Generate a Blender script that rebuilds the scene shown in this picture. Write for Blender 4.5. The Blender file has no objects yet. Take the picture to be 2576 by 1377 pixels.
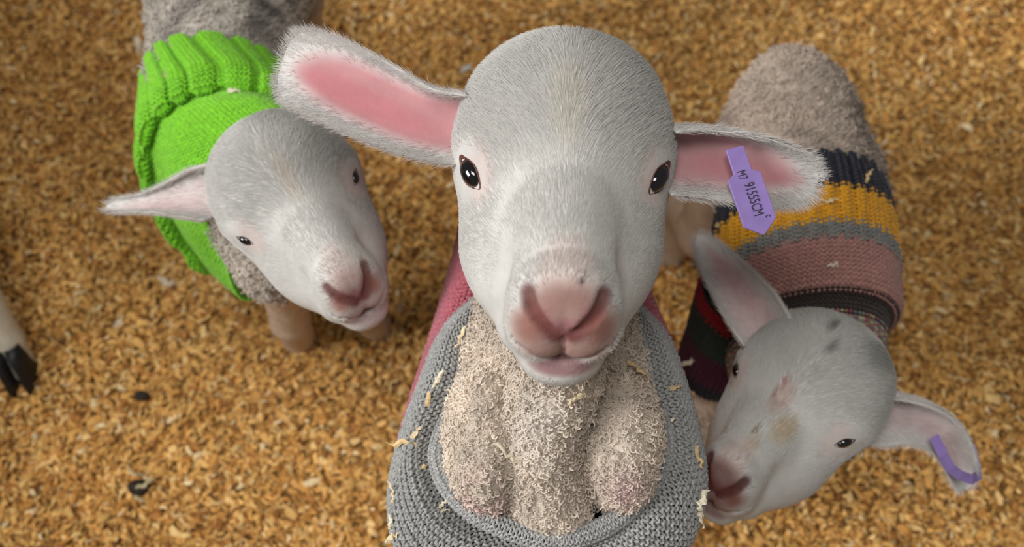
import bpy, math, random
import numpy as np
from mathutils import Vector, Matrix

# ------------------------------------------------------------------ camera, world, light, exposure
sc = bpy.context.scene
COL = sc.collection
FPX, HC, PITCH = 2143.0, 0.80, math.radians(62)
CF = np.array([0, math.cos(PITCH), -math.sin(PITCH)])
CU = np.array([0, math.sin(PITCH), math.cos(PITCH)])
CR = np.array([1.0, 0, 0])
CAM = np.array([0, 0, HC])
cd = bpy.data.cameras.new('camera')
cd.sensor_width = 36.0
cd.lens = 36.0 * FPX / 2576.0
cd.clip_start = 0.02
cd.dof.use_dof = True
cd.dof.focus_distance = 0.405
cd.dof.aperture_fstop = 7.0
cam = bpy.data.objects.new('camera', cd)
COL.objects.link(cam)
cam.location = CAM
cam.rotation_euler = (math.pi / 2 - PITCH, 0, 0)
sc.camera = cam
w = bpy.data.worlds.new('world')
sc.world = w
w.use_nodes = True
bg = w.node_tree.nodes['Background']
bg.inputs[0].default_value = (1.0, 0.96, 0.91, 1)
bg.inputs[1].default_value = 0.16


def area(name, loc, target, size, power, color=(1, 1, 1)):
    l = bpy.data.lights.new(name, 'AREA')
    l.shape = 'RECTANGLE'
    l.size, l.size_y = size
    l.energy = power
    l.color = color
    o = bpy.data.objects.new(name, l)
    COL.objects.link(o)
    o.location = loc
    o.rotation_euler = (Vector(target) - Vector(loc)).to_track_quat('-Z', 'Y').to_euler()
    return o


area('barn_window_light', (-2.7, -0.45, 2.05), (-0.05, 0.24, 0.3), (1.4, 1.4), 92, (1.0, 0.99, 0.97))
area('barn_roof_light', (-0.22, -0.05, 1.75), (-0.12, 0.25, 0), (0.6, 0.4), 9.5, (1.0, 0.97, 0.93))
sc.view_settings.view_transform = 'Standard'
sc.view_settings.look = 'None'
sc.view_settings.gamma = 1
sc.view_settings.use_curve_mapping = False
sc.view_settings.exposure = 0.0

rng = np.random.default_rng(7)
random.seed(7)


# ------------------------------------------------------------------ helpers: naming
def at(px, py, depth):
    return CAM + depth * (CF + (px - 1288) / FPX * CR + (688.5 - py) / FPX * CU)


def at_z(px, py, z):
    d = CF + (px - 1288) / FPX * CR + (688.5 - py) / FPX * CU
    return CAM + d * ((z - HC) / d[2])


def tag(o, label=None, cat=None, group=None, kind=None):
    if label: o['label'] = label
    if cat: o['category'] = cat
    if group: o['group'] = group
    if kind: o['kind'] = kind
    return o


def empty(name, loc, label, cat, group=None):
    o = bpy.data.objects.new(name, None)
    o.empty_display_size = 0.05
    COL.objects.link(o)
    o.location = loc
    return tag(o, label, cat, group)


def link(o, parent=None):
    COL.objects.link(o)
    if parent is not None:
        o.parent = parent
        base = Vector((0, 0, 0))
        p = parent
        m = Matrix.Identity(4)
        while p is not None:
            m = Matrix.Translation(p.location) @ m
            p = p.parent
        o.location = -m.translation
    return o


def mesh_obj(name, V, F, mat=None, parent=None, col=None, smooth=True):
    me = bpy.data.meshes.new(name)
    V = np.asarray(V, np.float32)
    if isinstance(F, np.ndarray):
        k = F.shape[1]
        me.vertices.add(len(V))
        me.vertices.foreach_set('co', V.ravel())
        me.loops.add(F.size)
        me.loops.foreach_set('vertex_index', F.astype(np.int32).ravel())
        me.polygons.add(len(F))
        me.polygons.foreach_set('loop_start', np.arange(0, F.size, k, dtype=np.int32))
        me.update(calc_edges=True)
        me.validate()
    else:
        me.from_pydata(V.tolist(), [], F)
        me.update()
    if smooth:
        me.polygons.foreach_set('use_smooth', np.ones(len(me.polygons), bool))
    if col is not None:
        a = me.attributes.new('col', 'FLOAT_COLOR', 'POINT')
        c = np.ones((len(V), 4), np.float32)
        c[:, :3] = col
        a.data.foreach_set('color', c.ravel())
    o = bpy.data.objects.new(name, me)
    if mat: me.materials.append(mat)
    return link(o, parent)


# ------------------------------------------------------------------ helpers: materials
def nodes_mat(name):
    m = bpy.data.materials.new(name)
    m.use_nodes = True
    nt = m.node_tree
    b = nt.nodes['Principled BSDF']
    return m, nt, b


def mat_attr(name, rough=0.7, noise_scale=60, noise_amt=0.2, bump=0.0, bump_scale=300, sheen=0.0, sss=0.0, spec=0.3):
    """base colour from the 'col' attribute, broken up by noise"""
    m, nt, b = nodes_mat(name)
    N = nt.nodes.new
    at_ = N('ShaderNodeAttribute'); at_.attribute_name = 'col'
    tc = N('ShaderNodeTexCoord')
    nz = N('ShaderNodeTexNoise'); nz.inputs['Scale'].default_value = noise_scale; nz.inputs['Detail'].default_value = 4
    mr = N('ShaderNodeMapRange')
    mr.inputs['From Min'].default_value = 0.3; mr.inputs['From Max'].default_value = 0.7
    mr.inputs['To Min'].default_value = 1 - noise_amt; mr.inputs['To Max'].default_value = 1 + noise_amt * 0.6
    mx = N('ShaderNodeMix'); mx.data_type = 'RGBA'; mx.blend_type = 'MULTIPLY'; mx.inputs[0].default_value = 1
    nt.links.new(tc.outputs['Object'], nz.inputs['Vector'])
    nt.links.new(nz.outputs['Fac'], mr.inputs['Value'])
    nt.links.new(at_.outputs['Color'], mx.inputs[6])
    nt.links.new(mr.outputs['Result'], mx.inputs[7])
    nt.links.new(mx.outputs[2], b.inputs['Base Color'])
    b.inputs['Roughness'].default_value = rough
    b.inputs['Specular IOR Level'].default_value = spec
    if sheen: b.inputs['Sheen Weight'].default_value = sheen
    if sss:
        b.inputs['Subsurface Weight'].default_value = sss
        b.inputs['Subsurface Radius'].default_value = (0.004, 0.002, 0.0015)
        b.inputs['Subsurface Scale'].default_value = 1.0
    if bump:
        n2 = N('ShaderNodeTexNoise'); n2.inputs['Scale'].default_value = bump_scale; n2.inputs['Detail'].default_value = 6
        bp = N('ShaderNodeBump'); bp.inputs['Strength'].default_value = bump; bp.inputs['Distance'].default_value = 0.002
        nt.links.new(tc.outputs['Object'], n2.inputs['Vector'])
        nt.links.new(n2.outputs['Fac'], bp.inputs['Height'])
        nt.links.new(bp.outputs['Normal'], b.inputs['Normal'])
    return m


def mat_plain(name, color, rough=0.5, spec=0.5, noise=0.0, scale=200, coat=0.0):
    m, nt, b = nodes_mat(name)
    b.inputs['Roughness'].default_value = rough
    b.inputs['Specular IOR Level'].default_value = spec
    b.inputs['Coat Weight'].default_value = coat
    b.inputs['Base Color'].default_value = (*color, 1)
    if noise:
        N = nt.nodes.new
        tc = N('ShaderNodeTexCoord'); nz = N('ShaderNodeTexNoise'); nz.inputs['Scale'].default_value = scale
        rp = N('ShaderNodeValToRGB')
        rp.color_ramp.elements[0].position = 0.3; rp.color_ramp.elements[1].position = 0.7
        rp.color_ramp.elements[0].color = (*[c * (1 - noise) for c in color], 1)
        rp.color_ramp.elements[1].color = (*[min(1, c * (1 + noise)) for c in color], 1)
        nt.links.new(tc.outputs['Object'], nz.inputs['Vector'])
        nt.links.new(nz.outputs['Fac'], rp.inputs[0])
        nt.links.new(rp.outputs[0], b.inputs['Base Color'])
    return m


M_SKIN = mat_attr('lamb_skin', 0.65, 90, 0.12, 0.15, 400, sss=0.15)
M_FUR = mat_attr('lamb_fur', 0.9, 40, 0.06, spec=0.03)
M_EAR = mat_attr('lamb_ear', 0.7, 70, 0.12, 0.1, 400, sss=0.2)
M_EYE = mat_plain('eye_black', (0.004, 0.004, 0.005), 0.06, 0.6, coat=0.6)
M_LID = mat_plain('eyelid', (0.11, 0.038, 0.025), 0.45, 0.4, 0.3, 500)
M_LID2 = mat_plain('eyelid_dark', (0.10, 0.045, 0.045), 0.5, 0.3, 0.3, 500)
M_HOOF_D = mat_plain('hoof_black', (0.012, 0.012, 0.014), 0.5, 0.4, 0.3)
M_HOOF_L = mat_plain('hoof_pale', (0.45, 0.33, 0.24), 0.6, 0.3, 0.25)
M_TAG = mat_plain('tag_purple', (0.30, 0.21, 0.52), 0.38, 0.4, 0.08, 120)
M_INK = mat_plain('tag_ink', (0.05, 0.045, 0.07), 0.7, 0.2, 0.1)
M_YARN = mat_attr('yarn', 0.9, 900, 0.35, 0.5, 1500, sheen=0.25, spec=0.1)
M_SHAV = mat_attr('wood_shaving', 0.7, 250, 0.18, spec=0.25)


# ------------------------------------------------------------------ helpers: noise, SDF, surface nets
def hash3(i, j, k, s=0):
    h = (i * 374761393 + j * 668265263 + k * 2147483647 + s * 974711) & 0xFFFFFFFF
    h = ((h ^ (h >> 13)) * 1274126177) & 0xFFFFFFFF
    h = h ^ (h >> 16)
    return (h & 0xFFFF) / 65535.0


def vnoise(p, scale, seed=0):
    q = np.asarray(p) * scale + 100.0
    i = np.floor(q).astype(np.int64)
    f = q - i
    f = f * f * (3 - 2 * f)
    r = 0
    for a in (0, 1):
        for b in (0, 1):
            for c in (0, 1):
                wgt = (f[:, 0] if a else 1 - f[:, 0]) * (f[:, 1] if b else 1 - f[:, 1]) * (f[:, 2] if c else 1 - f[:, 2])
                r = r + wgt * hash3(i[:, 0] + a, i[:, 1] + b, i[:, 2] + c, seed)
    return r


def smin(a, b, k):
    h = np.clip(0.5 + 0.5 * (b - a) / k, 0, 1)
    return b + (a - b) * h - k * h * (1 - h)


def smax(a, b, k):
    return -smin(-a, -b, k)


def ell(p, c, r):
    q = (p - np.asarray(c)) / np.asarray(r)
    k0 = np.sqrt((q * q).sum(1)) + 1e-9
    q2 = q / np.asarray(r)
    k1 = np.sqrt((q2 * q2).sum(1)) + 1e-9
    return k0 * (k0 - 1) / k1


def cone(p, a, b, ra, rb):
    a = np.asarray(a, float); b = np.asarray(b, float)
    d = b - a
    t = np.clip(((p - a) @ d) / (d @ d), 0, 1)
    return np.sqrt(((p - a - t[:, None] * d) ** 2).sum(1)) - (ra + (rb - ra) * t)


def grad(f, p, e=2e-4):
    g = np.stack([f(p + e * v) - f(p - e * v) for v in np.eye(3)], 1)
    return g / (np.linalg.norm(g, axis=1, keepdims=True) + 1e-12)


def surface_nets(f, axes, coarse=4, margin=1.5, iters=2):
    axes = [np.asarray(a) for a in axes]
    axes = [a[:(len(a) - 1) // coarse * coarse + 1] for a in axes]
    n = [len(a) for a in axes]
    D = np.full(n, 1e3, np.float32)
    nb = [(k - 1) // coarse for k in n]
    cen = [0.5 * (a[:-1:coarse][:m] + a[coarse::coarse][:m]) for a, m in zip(axes, nb)]
    half = [0.5 * (a[coarse::coarse][:m] - a[:-1:coarse][:m]) for a, m in zip(axes, nb)]
    G = np.stack(np.meshgrid(*cen, indexing='ij'), -1).reshape(-1, 3)
    Hh = np.stack(np.meshgrid(*half, indexing='ij'), -1).reshape(-1, 3)
    dc = f(G)
    act = np.abs(dc) < np.linalg.norm(Hh, axis=1) * margin + 0.004
    sgn = np.where(dc < 0, -1e3, 1e3).reshape(nb)
    big = np.repeat(np.repeat(np.repeat(sgn, coarse, 0), coarse, 1), coarse, 2)
    D[:-1, :-1, :-1] = big
    A = np.zeros(n, bool)
    Ab = np.repeat(np.repeat(np.repeat(act.reshape(nb), coarse, 0), coarse, 1), coarse, 2)
    for a in (0, 1):
        for b in (0, 1):
            for c in (0, 1):
                A[a:n[0] - 1 + a, b:n[1] - 1 + b, c:n[2] - 1 + c] |= Ab
    idx = np.argwhere(A)
    P = np.stack([axes[k][idx[:, k]] for k in range(3)], 1)
    vals = np.concatenate([f(P[s:s + 200000]) for s in range(0, len(P), 200000)])
    D[A] = vals
    S = D < 0
    cnt = sum(S[a:n[0] - 1 + a, b:n[1] - 1 + b, c:n[2] - 1 + c].astype(np.int8) for a in (0, 1) for b in (0, 1) for c in (0, 1))
    cells = np.argwhere((cnt > 0) & (cnt < 8))
    acc = np.zeros((len(cells), 3)); num = np.zeros(len(cells))
    corners = [(a, b, c) for a in (0, 1) for b in (0, 1) for c in (0, 1)]
    for c0 in corners:
        for ax in range(3):
            if c0[ax]: continue
            c1 = list(c0); c1[ax] = 1
            i0 = cells + np.array(c0); i1 = cells + np.array(c1)
            d0 = D[tuple(i0.T)]; d1 = D[tuple(i1.T)]
            m = (d0 < 0) != (d1 < 0)
            t = np.where(m, d0 / (d0 - d1 + 1e-12), 0)
            p0 = np.stack([axes[k][i0[:, k]] for k in range(3)], 1)
            p1 = np.stack([axes[k][i1[:, k]] for k in range(3)], 1)
            acc += np.where(m[:, None], p0 + t[:, None] * (p1 - p0), 0); num += m
    V = acc / np.maximum(num, 1)[:, None]
    vid = np.full([k - 1 for k in n], -1, np.int32)
    vid[tuple(cells.T)] = np.arange(len(cells))
    Fs = []
    for ax in range(3):
        sl0 = [slice(0, -1) if k == ax else slice(1, -1) for k in range(3)]
        sl1 = [slice(1, None) if k == ax else slice(1, -1) for k in range(3)]
        s0 = S[tuple(sl0)]; s1 = S[tuple(sl1)]
        e = np.argwhere(s0 != s1)
        off = np.array([0 if k == ax else 1 for k in range(3)])
        e2 = e + off
        b, c = [k for k in range(3) if k != ax]
        def cell(db, dc_):
            q = e2.copy(); q[:, b] += db; q[:, c] += dc_
            return vid[tuple(q.T)]
        q = np.stack([cell(-1, -1), cell(0, -1), cell(0, 0), cell(-1, 0)], 1)
        inside = s0[tuple(e.T)]
        flip = inside if ax != 1 else ~inside
        q = np.where(flip[:, None], q, q[:, ::-1])
        Fs.append(q)
    F = np.concatenate(Fs)
    F = F[(F >= 0).all(1)]
    for _ in range(iters):
        d = f(V); g = np.stack([f(V + 2e-4 * v) - f(V - 2e-4 * v) for v in np.eye(3)], 1) / 4e-4
        V = V - (np.clip(d, -0.002, 0.002) / np.maximum((g * g).sum(1), 0.25))[:, None] * g
    return V, F


def axis_pts(lo, hi, fines, hf, hc):
    """graded grid coordinates: step hf inside the fine interval, hc outside"""
    a, b = fines
    pts = []
    x = lo
    while x < hi:
        pts.append(x)
        dist = max(a - x, x - b, 0)
        x += min(hc, hf + dist * 0.25)
    pts.append(x)
    return np.array(pts)


def sample_surface(V, F, n, wgt=None, r=rng):
    T = np.concatenate([F[:, [0, 1, 2]], F[:, [0, 2, 3]]])
    a, b, c = V[T[:, 0]], V[T[:, 1]], V[T[:, 2]]
    ar = np.linalg.norm(np.cross(b - a, c - a), axis=1)
    if wgt is not None: ar = ar * wgt[T].mean(1)
    cs = np.cumsum(ar); cs /= cs[-1]
    t = np.searchsorted(cs, r.random(n))
    t = np.minimum(t, len(T) - 1)
    u, v = r.random(n), r.random(n)
    m = u + v > 1
    u[m], v[m] = 1 - u[m], 1 - v[m]
    P = a[t] + u[:, None] * (b - a)[t] + v[:, None] * (c - a)[t]
    return P, T[t], np.stack([1 - u - v, u, v], 1)


def hair_obj(name, P, radius, mat, parent, col):
    """P (n,k,3) strand points, one curves object"""
    n, k = P.shape[:2]
    cu = bpy.data.hair_curves.new(name)
    cu.add_curves([k] * n)
    cu.attributes['position'].data.foreach_set('vector', P.astype(np.float32).ravel())
    ra = cu.attributes.get('radius') or cu.attributes.new('radius', 'FLOAT', 'POINT')
    rad = np.asarray(radius)
    if rad.ndim == 1 and len(rad) == k: rad = np.tile(rad, (n, 1))
    ra.data.foreach_set('value', np.ascontiguousarray(rad, np.float32).ravel())
    ca = cu.attributes.new('col', 'FLOAT_COLOR', 'CURVE')
    c = np.ones((n, 4), np.float32); c[:, :3] = col
    ca.data.foreach_set('color', c.ravel())
    cu.materials.append(mat)
    o = bpy.data.objects.new(name, cu)
    link(o, parent)
    o['kind'] = 'stuff'
    return o


def unit(v):
    return v / (np.linalg.norm(v, axis=-1, keepdims=True) + 1e-12)


def straight_fur(P, N, flow, L, lift, k=5, jit=0.25, r=rng):
    n = len(P)
    flow = unit(flow - (flow * N).sum(1, keepdims=True) * N)
    flow = unit(flow + jit * r.normal(size=(n, 3)))
    flow = unit(flow - 0.8 * (flow * N).sum(1, keepdims=True) * N)
    t = np.linspace(0, 1, k)[None, :, None]
    Lr = (L * (0.7 + 0.6 * r.random(n)))[:, None, None]
    up = np.broadcast_to(np.asarray(lift), (n,))[:, None, None]
    return P[:, None] + Lr * (N[:, None] * up * (t - 0.35 * t * t) + flow[:, None] * (t * (1 - up) + up * t * t * 0.8)) - N[:, None] * 0.0004


def curly_wool(P, N, L, rad, turns=1.3, k=8, r=rng):
    """crimped locks; neighbours lean together so the fleece breaks up into little knobs"""
    n = len(P)
    a = unit(np.cross(N, unit(r.normal(size=(n, 3)))))
    b = np.cross(N, a)
    t = np.linspace(0, 1, k)[None, :, None]
    ph = r.random(n)[:, None, None] * 6.28
    cl = np.stack([vnoise(P, 330, s_) for s_ in (41, 42, 43)], 1) - 0.5
    cl2 = vnoise(P, 330, 44)
    Lr = (L * (0.5 + 0.6 * r.random(n)) * (0.55 + 0.9 * cl2))[:, None, None]
    an = ph + t * turns * 6.28
    rr = (rad * (0.6 + 0.8 * r.random(n)))[:, None, None] * (0.4 + 0.9 * t)
    lean = (1.0 * cl + 0.25 * r.normal(size=(n, 3)))[:, None]
    return P[:, None] + Lr * t * (N[:, None] + lean) + rr * (np.cos(an) * a[:, None] + np.sin(an) * b[:, None]) - N[:, None] * 0.0008


# ------------------------------------------------------------------ floor and bedding
def build_floor():
    n = 160
    xs = np.linspace(-1.6, 1.6, n); ys = np.linspace(-0.9, 1.8, n)
    X, Y = np.meshgrid(xs, ys, indexing='ij')
    P = np.stack([X, Y, np.zeros_like(X)], -1).reshape(-1, 3)
    P[:, 2] = -0.010 + 0.012 * vnoise(P, 9, 3) + 0.006 * vnoise(P, 30, 4)
    i = np.arange((n - 1) * n).reshape(n - 1, n)[:, :-1].ravel()
    F = np.stack([i, i + n, i + n + 1, i + 1], 1)
    m, nt, b = nodes_mat('bedding_base')
    N = nt.nodes.new
    tc = N('ShaderNodeTexCoord'); nz = N('ShaderNodeTexNoise'); nz.inputs['Scale'].default_value = 160; nz.inputs['Detail'].default_value = 6
    rp = N('ShaderNodeValToRGB')
    rp.color_ramp.elements[0].position = 0.35; rp.color_ramp.elements[0].color = (0.17, 0.08, 0.022, 1)
    rp.color_ramp.elements[1].position = 0.65; rp.color_ramp.elements[1].color = (0.58, 0.32, 0.095, 1)
    bp = N('ShaderNodeBump'); bp.inputs['Distance'].default_value = 0.004
    nt.links.new(tc.outputs['Object'], nz.inputs['Vector']); nt.links.new(nz.outputs['Fac'], rp.inputs[0])
    nt.links.new(rp.outputs[0], b.inputs['Base Color']); nt.links.new(nz.outputs['Fac'], bp.inputs['Height'])
    nt.links.new(bp.outputs['Normal'], b.inputs['Normal']); b.inputs['Roughness'].default_value = 0.9
    o = mesh_obj('floor', P, F, m)
    tag(o, 'barn floor packed with golden brown wood shavings', kind='structure')


PALETTE = np.array([[0.74, 0.44, 0.14], [0.66, 0.36, 0.10], [0.54, 0.26, 0.065], [0.80, 0.54, 0.22], [0.40, 0.17, 0.045], [0.84, 0.66, 0.38]])


def flake_field(n, x0, x1, y0, y1, zbase, r, size=1.0):
    """curled flakes, each a strip of two quads bent along its length"""
    C = np.stack([r.uniform(x0, x1, n), r.uniform(y0, y1, n), np.zeros(n)], 1)
    z = -0.008 + 0.012 * vnoise(C, 9, 3) + 0.006 * vnoise(C, 30, 4)
    C[:, 2] = z + zbase + r.random(n) * 0.006
    L = (r.gamma(4, 0.0012, n) * 0.5 + 0.0012) * size
    W = L * r.uniform(0.22, 0.65, n)
    yaw = r.random(n) * 6.28
    d = np.stack([np.cos(yaw), np.sin(yaw), r.normal(0, 0.35, n)], 1); d = unit(d)
    up = unit(np.stack([r.normal(0, 0.4, n), r.normal(0, 0.4, n), np.ones(n)], 1))
    s = unit(np.cross(up, d)); nn = np.cross(d, s)
    curl = L * r.normal(0.25, 0.5, n)
    V = np.zeros((n, 6, 3))
    for k, (a, cz) in enumerate([(-1, 0), (0, 1), (1, 0)]):
        wk = W * (0.9 if k == 1 else 0.55)
        c = C + (a * L)[:, None] * d + (cz * curl)[:, None] * nn
        V[:, 2 * k] = c - wk[:, None] * s
        V[:, 2 * k + 1] = c + wk[:, None] * s
    F = np.array([[0, 2, 3, 1], [2, 4, 5, 3]])
    F = (F[None] + 6 * np.arange(n)[:, None, None]).reshape(-1, 4)
    pk = r.choice(len(PALETTE), n, p=[0.30, 0.27, 0.17, 0.14, 0.08, 0.04])
    patch = 0.82 + 0.36 * vnoise(C, 5, 11)
    c = PALETTE[pk] * (0.85 + 0.4 * r.random((n, 1))) * 1.1 * patch[:, None]
    return V.reshape(-1, 3), F, np.repeat(c, 6, 0)


def build_bedding():
    V, F, c = flake_field(165000, -0.80, 0.80, -0.05, 1.05, 0.0, rng)
    for box in ((-1.04, -0.80, -0.8, 1.75), (0.80, 1.55, -0.8, 1.75), (-0.80, 0.80, -0.8, -0.05), (-0.80, 0.80, 1.05, 1.75)):
        n = int(9500 * (box[1] - box[0]) * (box[3] - box[2]))
        V2, F2, c2 = flake_field(n, *box, 0.0, rng, 2.1)
        F = np.concatenate([F, F2 + len(V)]); V = np.concatenate([V, V2]); c = np.concatenate([c, c2])
    o = mesh_obj('wood_shavings', V, F, M_SHAV, None, c, smooth=False)
    tag(o, 'loose golden brown wood shavings bedding covering the whole floor', 'bedding', kind='stuff')


# ------------------------------------------------------------------ lamb head (face coordinates in mm: x lateral, s up the face, d out of the face)
def head_base_mm(q):
    d = ell(q, (0, 20, -46), (50, 47, 47))
    d = smin(d, ell(q, (26, 4, -34), (24, 26, 26)), 14)                      # brow and orbit
    d = smin(d, cone(q, (0, 4, -28), (0, -40, 26), 31, 18.5), 14)            # nasal bridge
    d = smin(d, ell(q, (20, -32, -34), (25, 36, 32)), 18)                    # cheek
    d = smin(d, cone(q, (15, -36, -28), (10, -62, -2), 27, 19), 17)          # jaw
    d = smin(d, ell(q, (9, -50, 25), (14, 14, 16)), 13)                       # nose wings
    d = smin(d, ell(q, (9, -63, 20), (14, 11, 15)), 9)                       # upper lip
    d = smin(d, ell(q, (0, -77, 12), (17, 11, 14)), 8)                       # chin
    return d


def nose_pts(xs):
    """points on the face surface at the given (x, s), found along the out-of-face axis"""
    q = np.array([[x, s_, 70.0] for x, s_ in xs])
    for _ in range(60):
        q[:, 2] -= head_base_mm(q) * 0.7
    return q


SLIT = nose_pts([(14.0, -40.5), (12.5, -46.5), (9.0, -51.5), (2.6, -58.0)])
PHIL = nose_pts([(0, -60), (0, -69)])
LIPS = nose_pts([(0, -71.2), (7.5, -72.0), (15.5, -67.5), (24, -58)])


def head_sdf_mm(p):
    q = p.copy(); q[:, 0] = np.abs(p[:, 0])
    d = head_base_mm(q)
    far = d > 14
    if far.all(): return d
    qq = q[~far]; e = d[~far]
    for a, b, ra, rb in ((0, 1, 2.3, 3.3), (1, 2, 3.3, 3.0), (2, 3, 3.0, 1.3)):
        off = np.array([1.2, -1.2, 0.3])
        e = smax(e, -cone(qq, SLIT[a] + off * min(1, ra / 3), SLIT[b] + off * min(1, rb / 3), ra, rb), 1.3)
    e = smax(e, -cone(qq, PHIL[0], PHIL[1], 0.9, 0.7), 1.5)
    e = smax(e, -cone(qq, LIPS[0], LIPS[1], 1.7, 1.0), 1.5)
    e = smax(e, -cone(qq, LIPS[1], LIPS[2], 1.0, 0.8), 1.5)
    e = smax(e, -cone(qq, LIPS[2], LIPS[3], 0.8, 0.4), 1.5)
    d[~far] = e
    return d


def head_color(p, nose_tint, lips=1.0):
    """base colour and bare-skin amount at face coordinates p (mm)"""
    n = len(p)
    ax = np.abs(p[:, 0])
    white = np.array([0.61, 0.60, 0.575])
    c = np.tile(white, (n, 1))
    def blob(cx, cs, cd_, rx, rs, rd):
        q = ((ax - cx) / rx) ** 2 + ((p[:, 1] - cs) / rs) ** 2 + ((p[:, 2] - cd_) / rd) ** 2
        return np.clip(1.5 - q, 0, 1)
    wob = 0.8 + 0.4 * vnoise(p, 0.12, 5)
    pink = blob(0, -50, 38, 16, 14, 20) * wob
    pink = pink * (1 - 0.7 * (1 - lips) * np.clip((p[:, 1] + 52) / 6, 0, 1))
    pink = np.maximum(pink, lips * blob(12, -56, 32, 9, 11, 16))
    pink = np.maximum(pink, lips * 0.9 * blob(6, -66, 32, 11, 5, 12))
    lip = blob(0, -76, 26, 13, 4.5, 14)
    bridge = 0.4 * blob(0, -34, 38, 11, 13, 20)
    lid = 0.30 * blob(36, 0, -12, 8, 14, 12)
    red = blob(13, -54, 34, 5, 8, 12)
    pad = blob(0, -57, 40, 8, 6, 10) + blob(7.5, -50, 40, 2.6, 5, 10) * 0.6
    slit = np.zeros(n)
    q = p.copy(); q[:, 0] = ax
    for a_, b_ in ((0, 1), (1, 2), (2, 3)):
        slit = np.maximum(slit, np.clip(1.6 - cone(q, SLIT[a_] + np.array([1, -1, -1.5]), SLIT[b_] + np.array([1, -1, -1.5]), 0, 0) / 3.2, 0, 1))
    mouth = np.clip(1.5 - cone(q, LIPS[0] - np.array([0, 0, 1.0]), LIPS[1] - np.array([0, 0, 1.0]), 0, 0) / 1.6, 0, 1) * np.clip(1.3 - ax / 7, 0, 1)
    def mixc(c, col, wt):
        wt = np.clip(wt, 0, 1)
        return c * (1 - wt[:, None]) + np.array(col) * wt[:, None]
    c = mixc(c, (0.62, 0.46, 0.41), bridge)
    c = mixc(c, (0.58, 0.33, 0.28), pink * 0.85)
    c = mixc(c, (0.50, 0.20, 0.15), red * 0.75)
    c = mixc(c, (0.62, 0.26, 0.32), pad * 0.8)
    lip = lip * lips
    c = mixc(c, (0.55, 0.30, 0.32), lip * 0.9)
    c = mixc(c, (0.62, 0.40, 0.37), lid)
    c = mixc(c, np.array(nose_tint), pink * 0.35)
    c = mixc(c, (0.22, 0.05, 0.04), slit * 0.8)
    c = mixc(c, (0.09, 0.025, 0.025), mouth * 0.95)
    bare = np.clip(pink * 1.1 + lip + slit, 0, 1)
    return c, bare


# ------------------------------------------------------------------ knit
class Loft:
    """closed rings lofted into a sleeve: rings (m,n,3) -> dense grid with positions and normals"""

    def __init__(self, rings, nu=160, nv=120):
        rings = np.asarray(rings, float)
        m, n = rings.shape[:2]
        def cr_(p0, p1, p2, p3, t):
            return 0.5 * (2 * p1 + (p2 - p0) * t + (2 * p0 - 5 * p1 + 4 * p2 - p3) * t * t + (3 * p1 - p0 - 3 * p2 + p3) * t ** 3)
        u = np.linspace(0, n, nu, endpoint=False); i = np.floor(u).astype(int); t = (u - i)[None, :, None]
        R = cr_(rings[:, (i - 1) % n], rings[:, i % n], rings[:, (i + 1) % n], rings[:, (i + 2) % n], t)
        Q = np.concatenate([2 * R[:1] - R[1:2], R, 2 * R[-1:] - R[-2:-1]])
        v = np.linspace(0, m - 1 - 1e-6, 400); j = np.floor(v).astype(int); t = (v - j)[:, None, None]
        S = cr_(Q[j], Q[j + 1], Q[j + 2], Q[j + 3], t)
        ln = np.linalg.norm(np.diff(S, axis=0), axis=2).mean(1)
        cum = np.concatenate([[0], np.cumsum(ln)])
        self.length = cum[-1]
        self.ringpos = np.interp(np.arange(m), v, cum) / cum[-1]
        tv = np.interp(np.linspace(0, cum[-1], nv), cum, np.arange(400))
        j = np.minimum(np.floor(tv).astype(int), 398); t = (tv - j)[:, None, None]
        self.S = S[j] * (1 - t) + S[j + 1] * t
        du = np.roll(self.S, -1, 1) - np.roll(self.S, 1, 1)
        dv = np.gradient(self.S, axis=0)
        self.N = unit(np.cross(du, dv))
        cen = self.S.mean(1, keepdims=True)
        if ((self.S - cen) * self.N).sum(2).mean() < 0: self.N = -self.N
        self.nu, self.nv = nu, nv

    def ev(self, u, v):
        """u, v in 0..1"""
        x = (u % 1.0) * self.nu; y = np.clip(v, 0, 1) * (self.nv - 1)
        i = np.floor(x).astype(int) % self.nu; fx = (x - np.floor(x))[..., None]
        j = np.minimum(np.floor(y).astype(int), self.nv - 2); fy = (y - j)[..., None]
        i2 = (i + 1) % self.nu
        def g(A): return (A[j, i] * (1 - fx) + A[j, i2] * fx) * (1 - fy) + (A[j + 1, i] * (1 - fx) + A[j + 1, i2] * fx) * fy
        return g(self.S), unit(g(self.N))

    def sheet(self, name, mat, parent, col, off=-0.001, th=0.0015, v0=0.0, v1=1.0):
        j0, j1 = int(v0 * (self.nv - 1)), int(math.ceil(v1 * (self.nv - 1)))
        S = self.S[j0:j1 + 1]; N = self.N[j0:j1 + 1]
        m = len(S); nu = self.nu
        A = (S + off * N).reshape(-1, 3); B = (S + (off - th) * N).reshape(-1, 3)
        i = np.arange(nu); i2 = (i + 1) % nu
        F = []
        for j in range(m - 1):
            F.append(np.stack([j * nu + i, j * nu + i2, (j + 1) * nu + i2, (j + 1) * nu + i], 1))
        F = np.concatenate(F); F2 = F[:, ::-1] + m * nu
        e0 = np.stack([i, i + m * nu, i2 + m * nu, i2], 1)
        l = (m - 1) * nu
        e1 = np.stack([l + i2, l + i2 + m * nu, l + i + m * nu, l + i], 1)
        F = np.concatenate([F, F2, e0, e1])
        return mesh_obj(name, np.concatenate([A, B]), F, mat, parent, np.tile(col, (2 * m * nu, 1)))


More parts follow.
